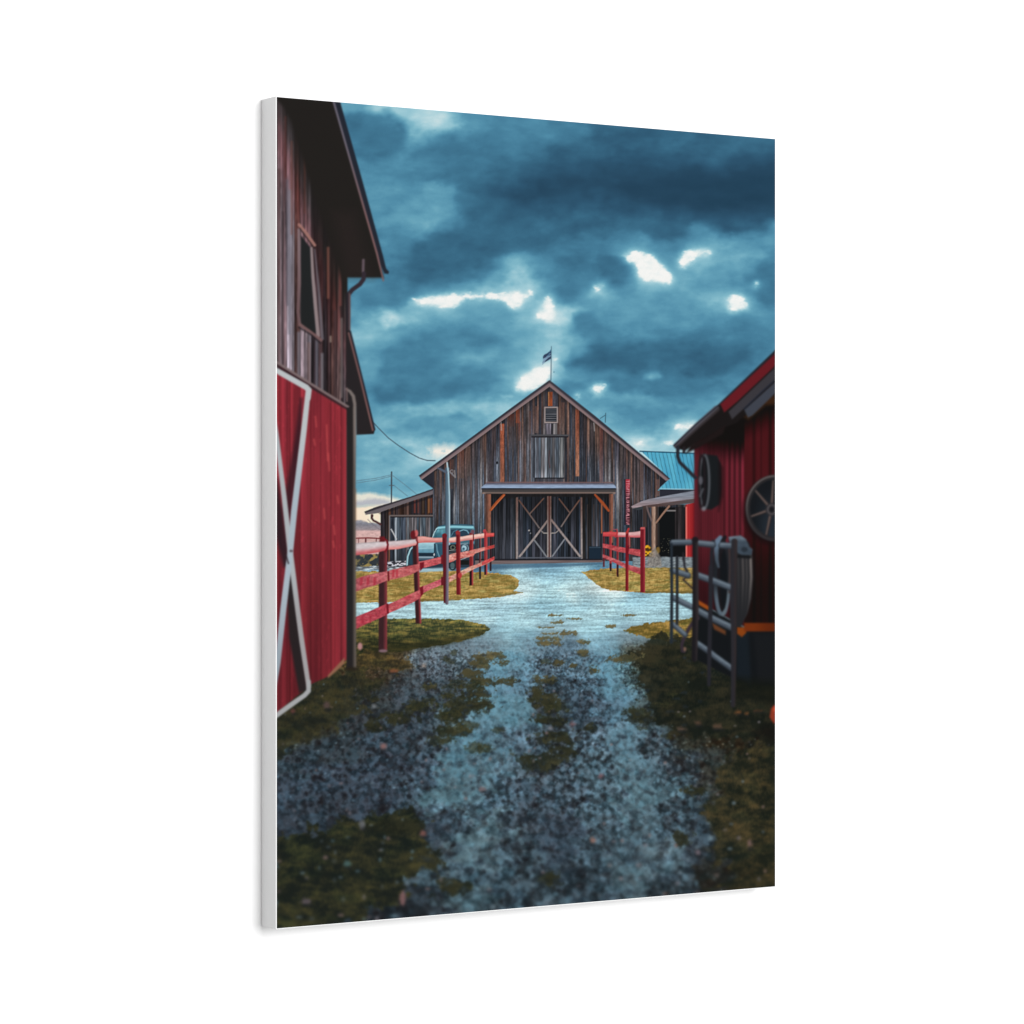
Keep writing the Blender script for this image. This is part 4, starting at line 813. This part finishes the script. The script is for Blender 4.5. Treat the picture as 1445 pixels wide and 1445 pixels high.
# corner post with its curved pipe
rect(489, 575, 501.6, 944, lambda X, Y: mixc((36, 33, 34), (90, 82, 76), ss(496, 501.5, X)), 'downpipe', soft=1.6)
rect(499.4, 690, 502.6, 735, (150, 104, 72), None, soft=3, op=.7)
line([(489, 549), (494, 552.4), (498.6, 559), (500.6, 570), (500.8, 620), (500.2, 700), (501.2, 800), (501.6, 944)], [3, 4, 4.6, 4.4, 3.6, 2.6, 2.2, 2.6], lambda X, Y: mixc((120, 110, 106), (92, 84, 78), ss(600, 700, Y)), 'downpipe', soft=1.8)
line([(489.4, 548), (489.6, 566)], 2, (112, 92, 92), None, soft=2)
ell(496, 944, 9, 2.6, (40, 34, 26), None, soft=4)
end(.7)

# ---- right barn (out of focus)
begin()
def rwall(X, Y):
    left = mixc((82, 26, 34), (100, 32, 42), fbm(X/6, Y/150, 120, 2))
    fine = ss(1030, 1012, X)
    rib = (1-.34*np.clip(1-np.abs((X-982) % 3.1-1.55)/.9, 0, 1))*fine+(1-fine)*(1-.46*np.clip(1-np.abs((X-1018) % 7.6-3.8)/2.2, 0, 1))
    left = left*(rib*(1+.22*(vn(X/1.4, Y/150, 125)-.5)))[..., None]
    lite = np.exp(-((X-1048)/2.0)**2)+.7*np.exp(-((X-1039.5)/1.5)**2)+.6*np.exp(-((X-1033)/1.4)**2)+.4*np.exp(-((X-1026)/1.4)**2)
    left = left+lite[..., None]*np.array([42, 12, 20], np.float32)*(ss(612, 650, Y)*ss(800, 660, Y))[..., None]
    right = mixc((66, 17, 21), (76, 20, 25), fbm(X/8, Y/120, 121, 2))*(1-.4*np.exp(-((X-1064)/2.4)**2)-.5*np.exp(-((X-1087)/2.4)**2)-.3*np.exp(-((X-1074)/1)**2))[..., None]
    right = right*(1-.42*ss(700, 800, Y))[..., None]
    t = ss(1048.5, 1051.5, X)[..., None]
    c = left*(1-t)+right*t
    top = np.interp(X, [978, 1000, 1050, 1051, 1100], [604, 612, 618, 585, 560])
    c = c*(.16+.84*ss(0, 44, Y-top))[..., None]
    c = c*(1-.40*ss(750, 850, Y))[..., None]
    return np.maximum(c, np.array([16, 13, 12], np.float32))
poly([(979.5, 612), (1040, 570), (1100, 520), (1100, 884), (1050, 884), (979.5, 846)], rwall, 'right_barn', soft=1.4)
poly([(1050, 588), (1080, 562), (1100, 556), (1100, 570), (1080, 572), (1056, 592)], (92, 52, 22), None, soft=6, op=.5)
# eave
poly([(1100, 488), (1093.5, 494.4), (1015, 569.6), (982, 597.5), (949.6, 628.6), (953, 632.6), (967, 636), (975, 630), (990, 620), (1020, 604), (1040, 596), (1070, 570), (1100, 548)], (24, 20, 20), 'right_roof', soft=1.6)
line([(1011, 577), (985, 600), (954.5, 628.6)], [9, 8.4, 7], lambda X, Y: mixc((86, 84, 92), (50, 44, 46), ss(-3, 4, (Y-(577+(1011-X)*.905)))), 'right_roof', soft=1.8)
line([(1095, 496), (1015, 571), (982, 599), (952, 628)], 1.8, (36, 36, 46), 'right_roof', soft=1.4)
poly([(975, 628), (990, 621), (1024, 600), (1020, 612), (985, 632), (968, 640)], (28, 20, 20), 'right_roof', soft=3)
poly([(1100, 492.5), (1094, 499), (1016.6, 570.4), (1022, 582), (1040, 567), (1094, 516), (1100, 510)], (98, 25, 32), 'right_roof', soft=1.6)
poly([(1100, 513), (1094, 518.5), (1028, 581), (1033, 591.8), (1048, 578), (1094, 536), (1100, 531)], (55, 53, 58), 'right_roof', soft=1.8)
poly([(1100, 536), (1093, 540), (1050.4, 578.5), (1055.4, 589.4), (1062, 586), (1094, 555), (1100, 550)], (60, 64, 74), 'right_roof', soft=1.8)
line([(1096, 534), (1075, 553), (1050, 577)], 1.6, (30, 36, 50), None, soft=1.6)
line([(956.6, 631), (956.2, 644), (959, 652), (967, 660), (976, 669), (981, 674)], [5, 4.8, 4.8, 5, 5, 5], (36, 38, 46), 'right_pipe', soft=1.4)
line([(965.4, 632), (965, 638)], 4, (34, 30, 34), 'right_pipe', soft=1.4)
# pulley wheels on the wall
poly([(996, 641), (1012, 643), (1017, 655), (1018, 690), (1015, 712), (1004, 719), (992, 718)], (22, 25, 28), 'wall_wheel', soft=2.4)
poly([(1014, 650), (1020, 660), (1020, 700), (1014, 722)], (22, 12, 14), None, soft=5, op=.7)
ell(994.4, 679.5, 8, 39.5, (17, 19, 22), 'wall_wheel', soft=1.6); ell(994, 679.5, 6.8, 37, (86, 90, 96), 'wall_wheel', soft=1.8, ring=3.4, op=.85)
ell(990.4, 679.5, 4, 36, (30, 24, 28), None, soft=2, ring=3.6, op=.9)
ell(988.8, 678, 2.8, 6, (84, 84, 92), 'wall_wheel', soft=2.4); line([(988, 700), (992, 690)], 2.6, (72, 74, 80), None, soft=2); ell(993, 718, 3, 3, (128, 130, 136), None, soft=3, op=.8)
ell(1091, 722, 42, 47, (20, 10, 12), None, soft=9, op=.8)
ell(1094, 717, 41.5, 46.5, lambda X, Y: mixc((19, 22, 26), (32, 40, 48), ss(680, 745, Y)*ss(1060, 1085, X)), 'spoked_wheel', soft=2)
for (x, y) in ((1065, 691), (1059, 729.5), (1081, 758), (1091.5, 679), (1130, 700), (1120, 752)):
    line([(1089, 719), (x, y)], [5.4, 3.6], (30, 28, 30), None, soft=2); line([(1088.6, 718.4), (x-.4, y-.4)], [3.6, 2.2], (92, 78, 74), None, soft=1.8)
ell(1094, 717, 38.8, 43.8, (38, 36, 38), 'spoked_wheel', soft=2, ring=6.6); ell(1093.6, 716.6, 39.8, 44.8, lambda X, Y: mixc((50, 47, 49), (92, 86, 85), ss(750, 690, Y)), 'spoked_wheel', soft=2, ring=2.6)
ell(1089, 719, 8.6, 9.4, (44, 42, 45), 'spoked_wheel', soft=2); ell(1089, 719, 5.6, 6.4, (80, 76, 78), None, soft=1.8, ring=2); ell(1089, 719, 3, 3.4, (22, 22, 25), None, soft=2)
# foot of the wall
poly([(979, 846), (1050, 886), (1100, 886), (1100, 970), (1064, 966), (1040, 960), (980, 930)], (17, 20, 23), 'right_barn', soft=3)
poly([(1038, 890), (1056, 893), (1060, 968), (1040, 955)], (22, 30, 37), None, soft=6, op=.8)
poly([(1064, 895), (1100, 894), (1100, 966), (1070, 962)], (23, 25, 28), None, soft=6, op=.8)
poly([(984, 846), (1001, 856), (1001, 862), (985, 853)], (150, 72, 22), 'right_trim', soft=2.4)
poly([(1004, 878), (1024, 890), (1024, 896), (1008, 888)], (98, 58, 34), 'right_trim', soft=3)
poly([(1040, 884), (1053, 886), (1053, 893), (1047, 899), (1040, 894)], (132, 62, 16), 'right_trim', soft=2.4)
rect(1050, 879, 1102, 891, lambda X, Y: mixc((112, 46, 14), (92, 36, 10), ss(1060, 1090, X)), 'right_trim', soft=2.4)
poly([(1040, 955), (1100, 962), (1100, 1000), (1060, 985), (1030, 985)], (18, 21, 16), None, soft=12, op=.7)
end(.85)

# ---- cable reel and pipe gate in front of it
begin()
DKM = (32, 30, 34); LT = lambda a, b: (lambda X, Y: mixc(a, b, vn(X/9, Y/3, 130)))
def reel_body(X, Y):
    er = np.interp(Y, (757, 785, 815, 845, 865, 884), (1056, 1062, 1063, 1060.5, 1056, 1046)); el = np.interp(Y, (757, 845, 884), (1032, 1034, 1040))
    t = (X-el)/(er-el)
    st = .20*np.exp(-((t-.30)/.05)**2)+.45*np.exp(-((t-.52)/.06)**2)+.35*np.exp(-((t-.70)/.05)**2)+.95*np.exp(-((t-.90)/.06)**2)
    return mixc((34, 35, 38), (128, 118, 114), np.clip(st, 0, 1)*ss(884, 790, Y)*ss(776, 792, Y))
poly([(1030, 762), (1036, 757), (1048, 757), (1057, 766), (1062, 785), (1063, 815), (1060.5, 845), (1055, 866), (1045, 885), (1030, 884)], reel_body, 'cable_reel', soft=2)
poly([(1028, 757.5), (1045, 755.5), (1053, 761), (1057, 771), (1062, 775), (1061, 783), (1048, 784), (1041, 780), (1038, 772), (1030, 770)], lambda X, Y: mixc((60, 72, 84), (100, 114, 126), ss(766, 758, Y))*(1+.2*(fbm(X/5, Y/5, 131, 2)-.5))[..., None], 'cable_reel', soft=1.8)
ell(1050.5, 775.5, 4.6, 3.6, (36, 44, 52), None, soft=2.6, op=.9); line([(1042, 785), (1058, 786)], 4, (18, 20, 22), None, soft=3)
ell(1018, 815, 13, 57, (20, 21, 24), None, soft=2.4, op=.9)
ell(1019, 816, 9.6, 50, lambda X, Y: mixc((30, 33, 38), (84, 98, 110), ss(815, 850, Y)), 'cable_reel', soft=2, ring=5.4)
ell(1021.5, 818, 5.4, 42, (16, 20, 24), None, soft=2.4, op=.9)
line([(1020, 868), (1024, 862), (1027, 848), (1028, 826)], [4, 3.4, 2.6, 2], (96, 108, 116), None, soft=2, op=.8)
line([(1016.5, 758.5), (1012.4, 764), (1010.6, 776), (1011.6, 790), (1014, 800)], [6, 8, 6.4, 5, 3], lambda X, Y: mixc((96, 116, 136), (66, 78, 90), ss(764, 790, Y)), 'cable_reel', soft=2)
line([(1023, 758), (1019.4, 764), (1017.6, 778)], 5, (26, 24, 28), 'cable_reel', soft=2)
line([(1006.6, 764), (1004.4, 780), (1003, 830)], [5, 5, 5], (34, 34, 40), 'cable_reel', soft=2)
line([(1029, 776), (1030, 800), (1029, 836)], 2.6, (60, 50, 50), None, soft=2)
# coil hanging low on the gate
line([(984, 872), (974, 884), (966, 898), (962, 910), (962.6, 919), (966, 920)], [7, 5, 4.6, 4, 3.4, 3], (52, 42, 52), 'cable_reel', soft=2); ell(966.5, 916, 2, 3, (120, 92, 80), None, soft=2.4)
line([(964, 790), (964, 780), (966, 800), (972, 812), (964, 818), (978, 831)], 2.2, (40, 34, 38), 'pipe_gate', soft=1.8)
G1 = LT((86, 98, 110), (70, 80, 92))
for pts, r in [([(949, 764.8), (974, 764.2)], 7), ([(985, 765.4), (1006, 767.6)], 7.4), ([(1018, 768.6), (1031, 769.4)], 7.4), ([(949, 804), (960, 807.5), (971, 811)], 7), ([(985, 811), (1010, 820), (1031, 828)], 8),
               ([(950, 842.5), (962, 848.5), (976, 855.5)], 6.6), ([(984, 860), (1002, 870), (1032, 884.5)], 8), ([(950, 880), (960, 889), (967, 895)], 6), ([(984, 907), (1000, 918), (1010, 926), (1032, 942)], 7)]:
    line([(x, y+1.2) for x, y in pts], r+1.4, (44, 50, 58), 'pipe_gate', soft=2); line(pts, r-.8, G1, 'pipe_gate', soft=2.4); line([(x, y-1.2) for x, y in pts], r*.28, (132, 146, 156), None, soft=2.2, op=.6)
line([(947.6, 768), (948, 840), (947.4, 906)], [3.6, 4.2, 5], (34, 42, 50), 'pipe_gate', soft=1.6)
line([(955.4, 786), (955.6, 830), (955.4, 880)], 4, (36, 40, 46), 'pipe_gate', soft=1.6)
line([(965, 786), (966, 800), (970, 806)], 3, (40, 40, 46), None, soft=1.8)
line([(981, 762), (981.6, 850), (980, 930)], [8, 9, 8], lambda X, Y: mixc((26, 24, 28), (48, 42, 44), ss(979, 985, X)), 'pipe_gate', soft=1.8); ell(981, 761.5, 4.6, 4, (28, 24, 28), 'pipe_gate', soft=2)
line([(1003, 800), (1002.6, 860), (1001, 920), (1000.4, 966)], [6, 6, 6, 5], (36, 36, 42), 'pipe_gate', soft=1.8)
line([(1036.4, 764), (1035, 830), (1035.4, 920), (1034.4, 995)], [8.4, 8, 7.6, 6.4], lambda X, Y: mixc((40, 39, 44), (48, 40, 41), ss(1034, 1039, X)), 'pipe_gate', soft=1.8)
end(.85)
begin()
poly([(1100, 992), (1092, 995), (1088, 1000), (1086, 1012), (1092, 1021), (1100, 1024)], (140, 54, 34), 'orange_tub', soft=2.5)
ell(1094, 1001, 2.6, 3.4, (200, 78, 44), None, soft=4)
poly([(1100, 1024), (1080, 1022), (1064, 1034), (1100, 1052)], (18, 16, 14), None, soft=12, op=.7)
end(.8)

# ---- camera blur of the near ground, fine print grain
nb = gblur(B.img, .9*S)
k = ss(930, 1060, YY)[..., None]*.75
B.img = B.img*(1-k)+nb*k
nb = gblur(B.img, 1.1*S); k = ss(1100, 1250, YY)[..., None]*.7
B.img = B.img*(1-k)+nb*k
del nb
sh = B.img-gblur(B.img, 1.0*S)          # the printed photograph is slightly over-sharpened at mid distance
k = (ss(520, 600, YY)*ss(905, 860, YY)*ss(504, 520, XX)*ss(975, 950, XX))[..., None]*.55
B.img = B.img+sh*k
del sh
B.img *= (1+.022*(vn(XX*1.1, YY*1.1, 200)-.5)+.004*(vn(XX/30, YY*1.0, 201)-.5))[..., None]
k = ss(1130, 1290, YY)[..., None]*.8
B.img = B.img*(1-k)+gblur(B.img, .9*S)*k
B.img = np.clip(B.img, 12, 246)/255.0

# ================================================================== THE CLOTH MESH
K_LIGHT = 1.88             # how brightly a white sheet on the front reads under the lamps
NXG, NYG = 740, 1232
def lin(c): return np.where(c <= .04045, c/12.92, ((c+.055)/1.055)**2.4)
us = np.linspace(0, 1, NXG+1); vs_ = np.linspace(0, 1, NYG+1)     # v: 0 bottom .. 1 top
Ug, Vg = np.meshgrid(us, vs_)
# where a point of the cloth falls on the drawing sheet (the sheet was drawn in perspective)
wxg = XL+(XR-XL)*Ug; wyg = YL+(YR-YL)*Ug; wzg = (Vg-.5)*H
def to_sheet(x, y, z): return 722.5+FPX*x/y, 723.5-FPX*z/y
PX, PY = to_sheet(wxg, wyg, wzg)
fx = np.clip((PX-X0)*S-.5, 0, PW-1.01); fy = np.clip((PY-Y0)*S-.5, 0, PH-1.01)
ix = fx.astype(int); iy = fy.astype(int); ax = (fx-ix)[..., None]; ay = (fy-iy)[..., None]
I = B.img
col = (I[iy, ix]*(1-ax)+I[iy, ix+1]*ax)*(1-ay)+(I[iy+1, ix]*(1-ax)+I[iy+1, ix+1]*ax)*ay
col = (lin(col)/K_LIGHT).astype(np.float32)
uc = (us[:-1]+us[1:])/2; vc = (vs_[:-1]+vs_[1:])/2
Uc, Vc = np.meshgrid(uc, vc)
cx, cy = to_sheet(XL+(XR-XL)*Uc, YL+(YR-YL)*Uc, (Vc-.5)*H)
FL = LAB[np.clip(((cy-Y0)*S).astype(int), 0, PH-1), np.clip(((cx-X0)*S).astype(int), 0, PW-1)]

# ------------------------------------------------------------------ scene helpers
scene = bpy.context.scene
C = scene.collection
def material(name, base, rough=.9, spec=.05, attr=None, bump=0, bscale=900, noise=None):
    m = bpy.data.materials.new(name); m.use_nodes = True
    nt = m.node_tree; b = nt.nodes['Principled BSDF']
    b.inputs['Roughness'].default_value = rough; b.inputs['Specular IOR Level'].default_value = spec
    b.inputs['Base Color'].default_value = (*base, 1)
    if attr:
        a = nt.nodes.new('ShaderNodeAttribute'); a.attribute_name = attr
        nt.links.new(a.outputs['Color'], b.inputs['Base Color'])
    tc = nt.nodes.new('ShaderNodeTexCoord')
    if noise:
        n = nt.nodes.new('ShaderNodeTexNoise'); n.inputs['Scale'].default_value = noise[0]; n.inputs['Detail'].default_value = 4
        r = nt.nodes.new('ShaderNodeValToRGB'); r.color_ramp.elements[0].color = (*[c*noise[1] for c in base], 1); r.color_ramp.elements[1].color = (*base, 1)
        nt.links.new(tc.outputs['Object'], n.inputs['Vector']); nt.links.new(n.outputs['Fac'], r.inputs['Fac']); nt.links.new(r.outputs['Color'], b.inputs['Base Color'])
    if bump:       # plain weave of the cotton
        mp = nt.nodes.new('ShaderNodeMapping'); nt.links.new(tc.outputs['Object'], mp.inputs['Vector'])
        w1 = nt.nodes.new('ShaderNodeTexWave'); w1.bands_direction = 'X'; w1.inputs['Scale'].default_value = bscale
        w2 = nt.nodes.new('ShaderNodeTexWave'); w2.bands_direction = 'Z'; w2.inputs['Scale'].default_value = bscale
        ad = nt.nodes.new('ShaderNodeMath'); ad.operation = 'ADD'
        for w_ in (w1, w2):
            w_.inputs['Distortion'].default_value = 1.2; w_.inputs['Detail'].default_value = 1
            nt.links.new(mp.outputs[0], w_.inputs['Vector'])
        nt.links.new(w1.outputs['Fac'], ad.inputs[0]); nt.links.new(w2.outputs['Fac'], ad.inputs[1])
        bp = nt.nodes.new('ShaderNodeBump'); bp.inputs['Strength'].default_value = bump; bp.inputs['Distance'].default_value = .0003
        nt.links.new(ad.outputs[0], bp.inputs['Height']); nt.links.new(bp.outputs[0], b.inputs['Normal'])
    return m

CZ = 1.45                                   # height of the picture's middle on the wall
cam_xy = (0.0, 0.0)
root = bpy.data.objects.new('canvas_print', None); C.objects.link(root)
root.empty_display_size = .1
root.location = ((XL+XR)/2+NX_*T, (YL+YR)/2+NY_*T, CZ-H/2)
root.rotation_euler = (0, 0, math.atan2(UY, UX))
root['label'] = 'stretched canvas print of a farmyard under storm clouds, white wrapped edges'
root['category'] = 'canvas print'
# local frame: x along the picture, -y out of the wall, z up; front cloth plane at y = -T

M_print = material('inked_canvas', (.5, .5, .5), .92, .03, attr='ink', bump=.12, bscale=420)
M_wrap = material('white_canvas_edge', (.72, .72, .72), .9, .05, bump=.15, bscale=420, noise=(14, .985))
M_back = material('pine_stretcher', (.55, .42, .28), .7, .2, noise=(30, .8))

def mesh_from(name, verts, quads, mat, parent, cols=None):
    me = bpy.data.meshes.new(name)
    nv, nf = len(verts), len(quads)
    me.vertices.add(nv); me.vertices.foreach_set('co', np.ascontiguousarray(verts, np.float32).ravel())
    me.loops.add(nf*4); me.loops.foreach_set('vertex_index', np.ascontiguousarray(quads, np.int32).ravel())
    me.polygons.add(nf); me.polygons.foreach_set('loop_start', np.arange(0, nf*4, 4, dtype=np.int32))
    try: me.polygons.foreach_set('loop_total', np.full(nf, 4, np.int32))
    except Exception: pass
    if cols is not None:
        at = me.attributes.new('ink', 'FLOAT_COLOR', 'POINT')
        at.data.foreach_set('color', np.concatenate([cols, np.ones((nv, 1), np.float32)], 1).ravel())
    me.update(calc_edges=True)
    me.materials.append(mat)
    o = bpy.data.objects.new(name, me); C.objects.link(o)
    o.parent = parent
    return o

P3 = np.stack([(Ug-.5)*W, np.full_like(Ug, -T), Vg*H], -1).reshape(-1, 3)
CF = col.reshape(-1, 3)
def cells(mask):
    r, c = np.nonzero(mask)
    a = r*(NXG+1)+c
    return np.stack([a, a+1, a+NXG+2, a+NXG+1], 1)
def part(name, keys, parent, label=None):
    ids = [KEYS.index(k) for k in keys if k in KEYS]
    q = cells(np.isin(FL, ids))
    if not len(q): return None
    u, inv = np.unique(q, return_inverse=True)
    o = mesh_from(name, P3[u], inv.reshape(-1, 4), M_print, parent, CF[u])
    if label: o['label'] = label
    return o

TREE = [
 ('printed_sky', ['sky'], 'printed storm sky of teal clouds with white breaks', []),
 ('printed_field', ['field'], 'printed pale pink field on the horizon', []),
 ('printed_gravel_drive', ['drive'], 'printed grey blue gravel drive with two wheel ruts', []),
 ('printed_grass', ['grass'], 'printed grass verges and tufts, golden far off and dark olive near', []),
 ('printed_barn', ['barn'], 'printed weathered grey plank barn with a gable roof', [('printed_roof_trim', ['roof_trim']), ('printed_vent', ['vent']), ('printed_loft_hatch', ['hatch']), ('printed_canopy', ['canopy']), ('printed_canopy_post', ['canopy_post']), ('printed_canopy_post', ['canopy_post_r']), ('printed_barn_door', ['barn_door']), ('printed_barn_door', ['barn_door_r']), ('printed_sign_board', ['sign_board'])]),
 ('printed_lean_to', ['lean_to'], 'printed plank lean-to left of the barn', [('printed_plank_door', ['lean_to_door'])]),
 ('printed_flagpole', ['flagpole'], 'printed thin flagpole on the barn ridge', [('printed_flag', ['flag'])]),
 ('printed_shed', ['shed_wall', 'porch'], 'printed low shed with a porch, right of the barn', [('printed_metal_roof', ['teal_roof']), ('printed_porch_post', ['porch_post'])]),
 ('printed_flowers', ['flowers'], 'printed yellow flowers by the porch post', []),
 ('printed_pickup', ['pickup'], 'printed pale blue old pickup behind the red fence', [('printed_windscreen', ['pickup_glass'])]),
 ('printed_service_pole', ['service_pole'], 'printed grey metal pole by the fence', []),
 ('printed_utility_pole', ['utility_pole'], 'printed far utility pole', [('printed_wire', ['wire'])]),
 ('printed_far_fence', ['far_fence'], 'printed thin dark red fence in the distance', []),
 ('printed_fence', ['@L'], 'printed red rail fence left of the drive', []),
 ('printed_fence', ['@R'], 'printed red rail fence right of the drive', []),
 ('printed_plank_building', ['left_barn'], 'printed tall brown and red barn at the left edge', [('printed_eave', ['left_roof']), ('printed_window', ['left_window']), ('printed_red_wall', ['left_red_wall']), ('printed_white_brace', ['white_brace']), ('printed_downpipe', ['downpipe'])]),
 ('printed_red_building', ['right_barn'], 'printed dark red barn at the right edge', [('printed_eave', ['right_roof']), ('printed_downpipe', ['right_pipe']), ('printed_wheel', ['wall_wheel']), ('printed_wheel', ['spoked_wheel']), ('printed_orange_trim', ['right_trim'])]),
 ('printed_cable_reel', ['cable_reel'], 'printed grey cable reel behind the gate', []),
 ('printed_pipe_gate', ['pipe_gate'], 'printed blurred grey pipe gate', []),
 ('printed_tub', ['orange_tub'], 'printed orange object at the right edge', []),
]
# rails and posts of the two fences, doors and posts of the porch: one piece each
def split(k, sel, new): FL[(FL == key(k)) & sel] = key(new)
def near(cands): return np.argmin(np.abs(np.stack(cands)), 0)
isr = (FL == key('fence_rail')); isp = (FL == key('fence_post'))
rl = near([cy-np.interp(cx, (503, 547, 588, 625, 697), q) for q in ((775, 769, 762, 762, 754.5), (825, 812, 800, 790, 771), (879, 859, 837, 820, 788))])
rr = near([cy-np.interp(cx, (851, 904), q) for q in ((754, 754), (770, 780), (784, 806))])
pl = near([cx-q for q in (541, 587, 628.5, 647, 665.5, 677.5, 685.5, 692.5)]); pr = near([cx-q for q in (852, 861.5, 871.5, 885, 907)])
L_ = cx < 780
RAILS_L = []; RAILS_R = []; POSTS_L = []; POSTS_R = []
for i_ in range(3):
    FL[isr & L_ & (rl == i_)] = key('rL%d' % i_); RAILS_L.append('rL%d' % i_); FL[isr & ~L_ & (rr == i_)] = key('rR%d' % i_); RAILS_R.append('rR%d' % i_)
for i_ in range(8): FL[isp & L_ & (pl == i_)] = key('pL%d' % i_); POSTS_L.append('pL%d' % i_)
for i_ in range(5): FL[isp & ~L_ & (pr == i_)] = key('pR%d' % i_); POSTS_R.append('pR%d' % i_)
split('barn_door', cx > 775.2, 'barn_door_r'); split('canopy_post', cx > 775.2, 'canopy_post_r')
for name, keys, label, subs in TREE:
    if keys in (['@L'], ['@R']):
        o = bpy.data.objects.new(name, None); C.objects.link(o); o.parent = root; o['label'] = label
        o.location = ((-.5+(.17 if keys == ['@L'] else .72))*W, -T, H*.4); o.empty_display_size = .02
        bpy.context.view_layer.update()
        for k_, nm in ([(k_, 'printed_rail') for k_ in (RAILS_L if keys == ['@L'] else RAILS_R)] + [(k_, 'printed_post') for k_ in (POSTS_L if keys == ['@L'] else POSTS_R)]):
            c_ = part(nm, [k_], o)
            if c_: c_.matrix_parent_inverse = o.matrix_local.inverted()
        continue
    o = part(name, keys, root, label)
    for sn, sk_ in subs:
        part(sn, sk_, o if o else root)
used = [k for t in TREE for k in t[1]] + [k for t in TREE for s_ in t[3] for k in s_[1]]
missing = [k for k in KEYS if k not in used and not k.startswith('fence_')]

# ------------------------------------------------------------------ wrapped white edge
R = .0010                                   # radius of the fold
prof = [(0, 0)]                             # (outward offset, y) from the front rim to the wall
N = 5
ring = [(R*math.sin(a), -T+R*(1-math.cos(a))) for a in [math.pi/2*i/N for i in range(N+1)]]
ring.append((R, -.0003)); ring.append((0, -.0002)); ring.append((-.035, -.0002))   # cloth folded over the back
def loop_at(off, y):
    pts = []
    r = max(off, 0)
    for (sx, sz, a0) in ((1, 0, -90), (1, 1, 0), (-1, 1, 90), (-1, 0, 180)):
        bx = sx*W/2; bz = sz*H
        for i in range(4):
            a = math.radians(a0+30*i)
            if off >= 0: pts.append((bx+off*math.cos(a), y, bz+off*math.sin(a)))
            else: pts.append((bx+sx*off, y, bz+(off if sz else -off)))
    return pts
V = []; Q = []
for (off, y) in ring: V += loop_at(off, y)
n = 16
for k in range(len(ring)-1):
    for i in range(n):
        j = (i+1) % n
        Q.append((k*n+i, k*n+j, (k+1)*n+j, (k+1)*n+i))
wrap = mesh_from('wrapped_edge', np.array(V), np.array(Q), M_wrap, root)
wrap['label'] = 'blank white canvas wrapped round the sides'
for p in wrap.data.polygons: p.use_smooth = False
# pine bars behind the cloth
def bar(x0, x1, z0, z1):
    y0, y1 = -T+.002, -.004
    v = [(x, y, z) for z in (z0, z1) for y in (y0, y1) for x in (x0, x1)]
    q = [(0, 1, 3, 2), (4, 6, 7, 5), (0, 4, 5, 1), (2, 3, 7, 6), (0, 2, 6, 4), (1, 5, 7, 3)]
    return mesh_from('stretcher_bar', np.array(v), np.array(q), M_back, root)
e = .001; b_ = .04
bar(-W/2+e, -W/2+b_, e, H-e); bar(W/2-b_, W/2-e, e, H-e)
bar(-W/2+b_, W/2-b_, e, b_); bar(-W/2+b_, W/2-b_, H-b_, H-e)

# ------------------------------------------------------------------ the white wall it hangs on
M_wall = material('white_wall', (.80, .80, .80), .95, .0, noise=(6, .995))
wc = ((XL+XR)/2+NX_*(T+.0005), (YL+YR)/2+NY_*(T+.0005))
v = [(-3.2, 0, -2.2), (5, 0, -2.2), (5, 0, 2.6), (-3.2, 0, 2.6), (-3.2, .1, -2.2), (5, .1, -2.2), (5, .1, 2.6), (-3.2, .1, 2.6)]
q = [(0, 1, 2, 3), (5, 4, 7, 6), (4, 0, 3, 7), (1, 5, 6, 2), (3, 2, 6, 7), (4, 5, 1, 0)]
wall = mesh_from('wall', np.array(v, float), np.array(q), M_wall, None)
wall.location = (wc[0], wc[1], CZ); wall.rotation_euler = (0, 0, math.atan2(UY, UX))
wall['kind'] = 'structure'; wall['label'] = 'plain white wall behind the canvas'; 

# ------------------------------------------------------------------ light: soft studio light
WORLD_S = .46
world = bpy.data.worlds.new('World'); scene.world = world; world.use_nodes = True
bg = world.node_tree.nodes['Background']; bg.inputs['Color'].default_value = (1, 1, 1, 1); bg.inputs['Strength'].default_value = WORLD_S
def area(name, local, size, power, aim=(0, 0, .4)):
    ld = bpy.data.lights.new(name, 'AREA'); ld.shape = 'RECTANGLE'; ld.size, ld.size_y = size; ld.energy = power
    o = bpy.data.objects.new(name, ld); C.objects.link(o)
    from mathutils import Vector, Matrix
    Rm = Matrix.Rotation(math.atan2(UY, UX), 4, 'Z'); base = Vector(root.location)
    p = base+Rm @ Vector(local); t = base+Rm @ Vector(aim)
    o.location = p; o.rotation_euler = (t-p).to_track_quat('-Z', 'Y').to_euler()
    return o
area('softbox', (.9, -5.6, 1.5), (3.6, 3.6), 545)

# ------------------------------------------------------------------ camera
cd = bpy.data.cameras.new('Camera'); cam = bpy.data.objects.new('Camera', cd); C.objects.link(cam)
cd.sensor_fit = 'HORIZONTAL'; cd.sensor_width = 36; cd.lens = 36*FPX/RES
cd.clip_start = .05; cd.clip_end = 100
cam.location = (0, 0, CZ); cam.rotation_euler = (math.pi/2, 0, 0)
cd.shift_y = 1.0/RES
scene.camera = cam
scene.view_settings.view_transform = 'Standard'; scene.view_settings.look = 'None'
scene.view_settings.exposure = 0; scene.view_settings.gamma = 1
scene.view_settings.use_curve_mapping = False
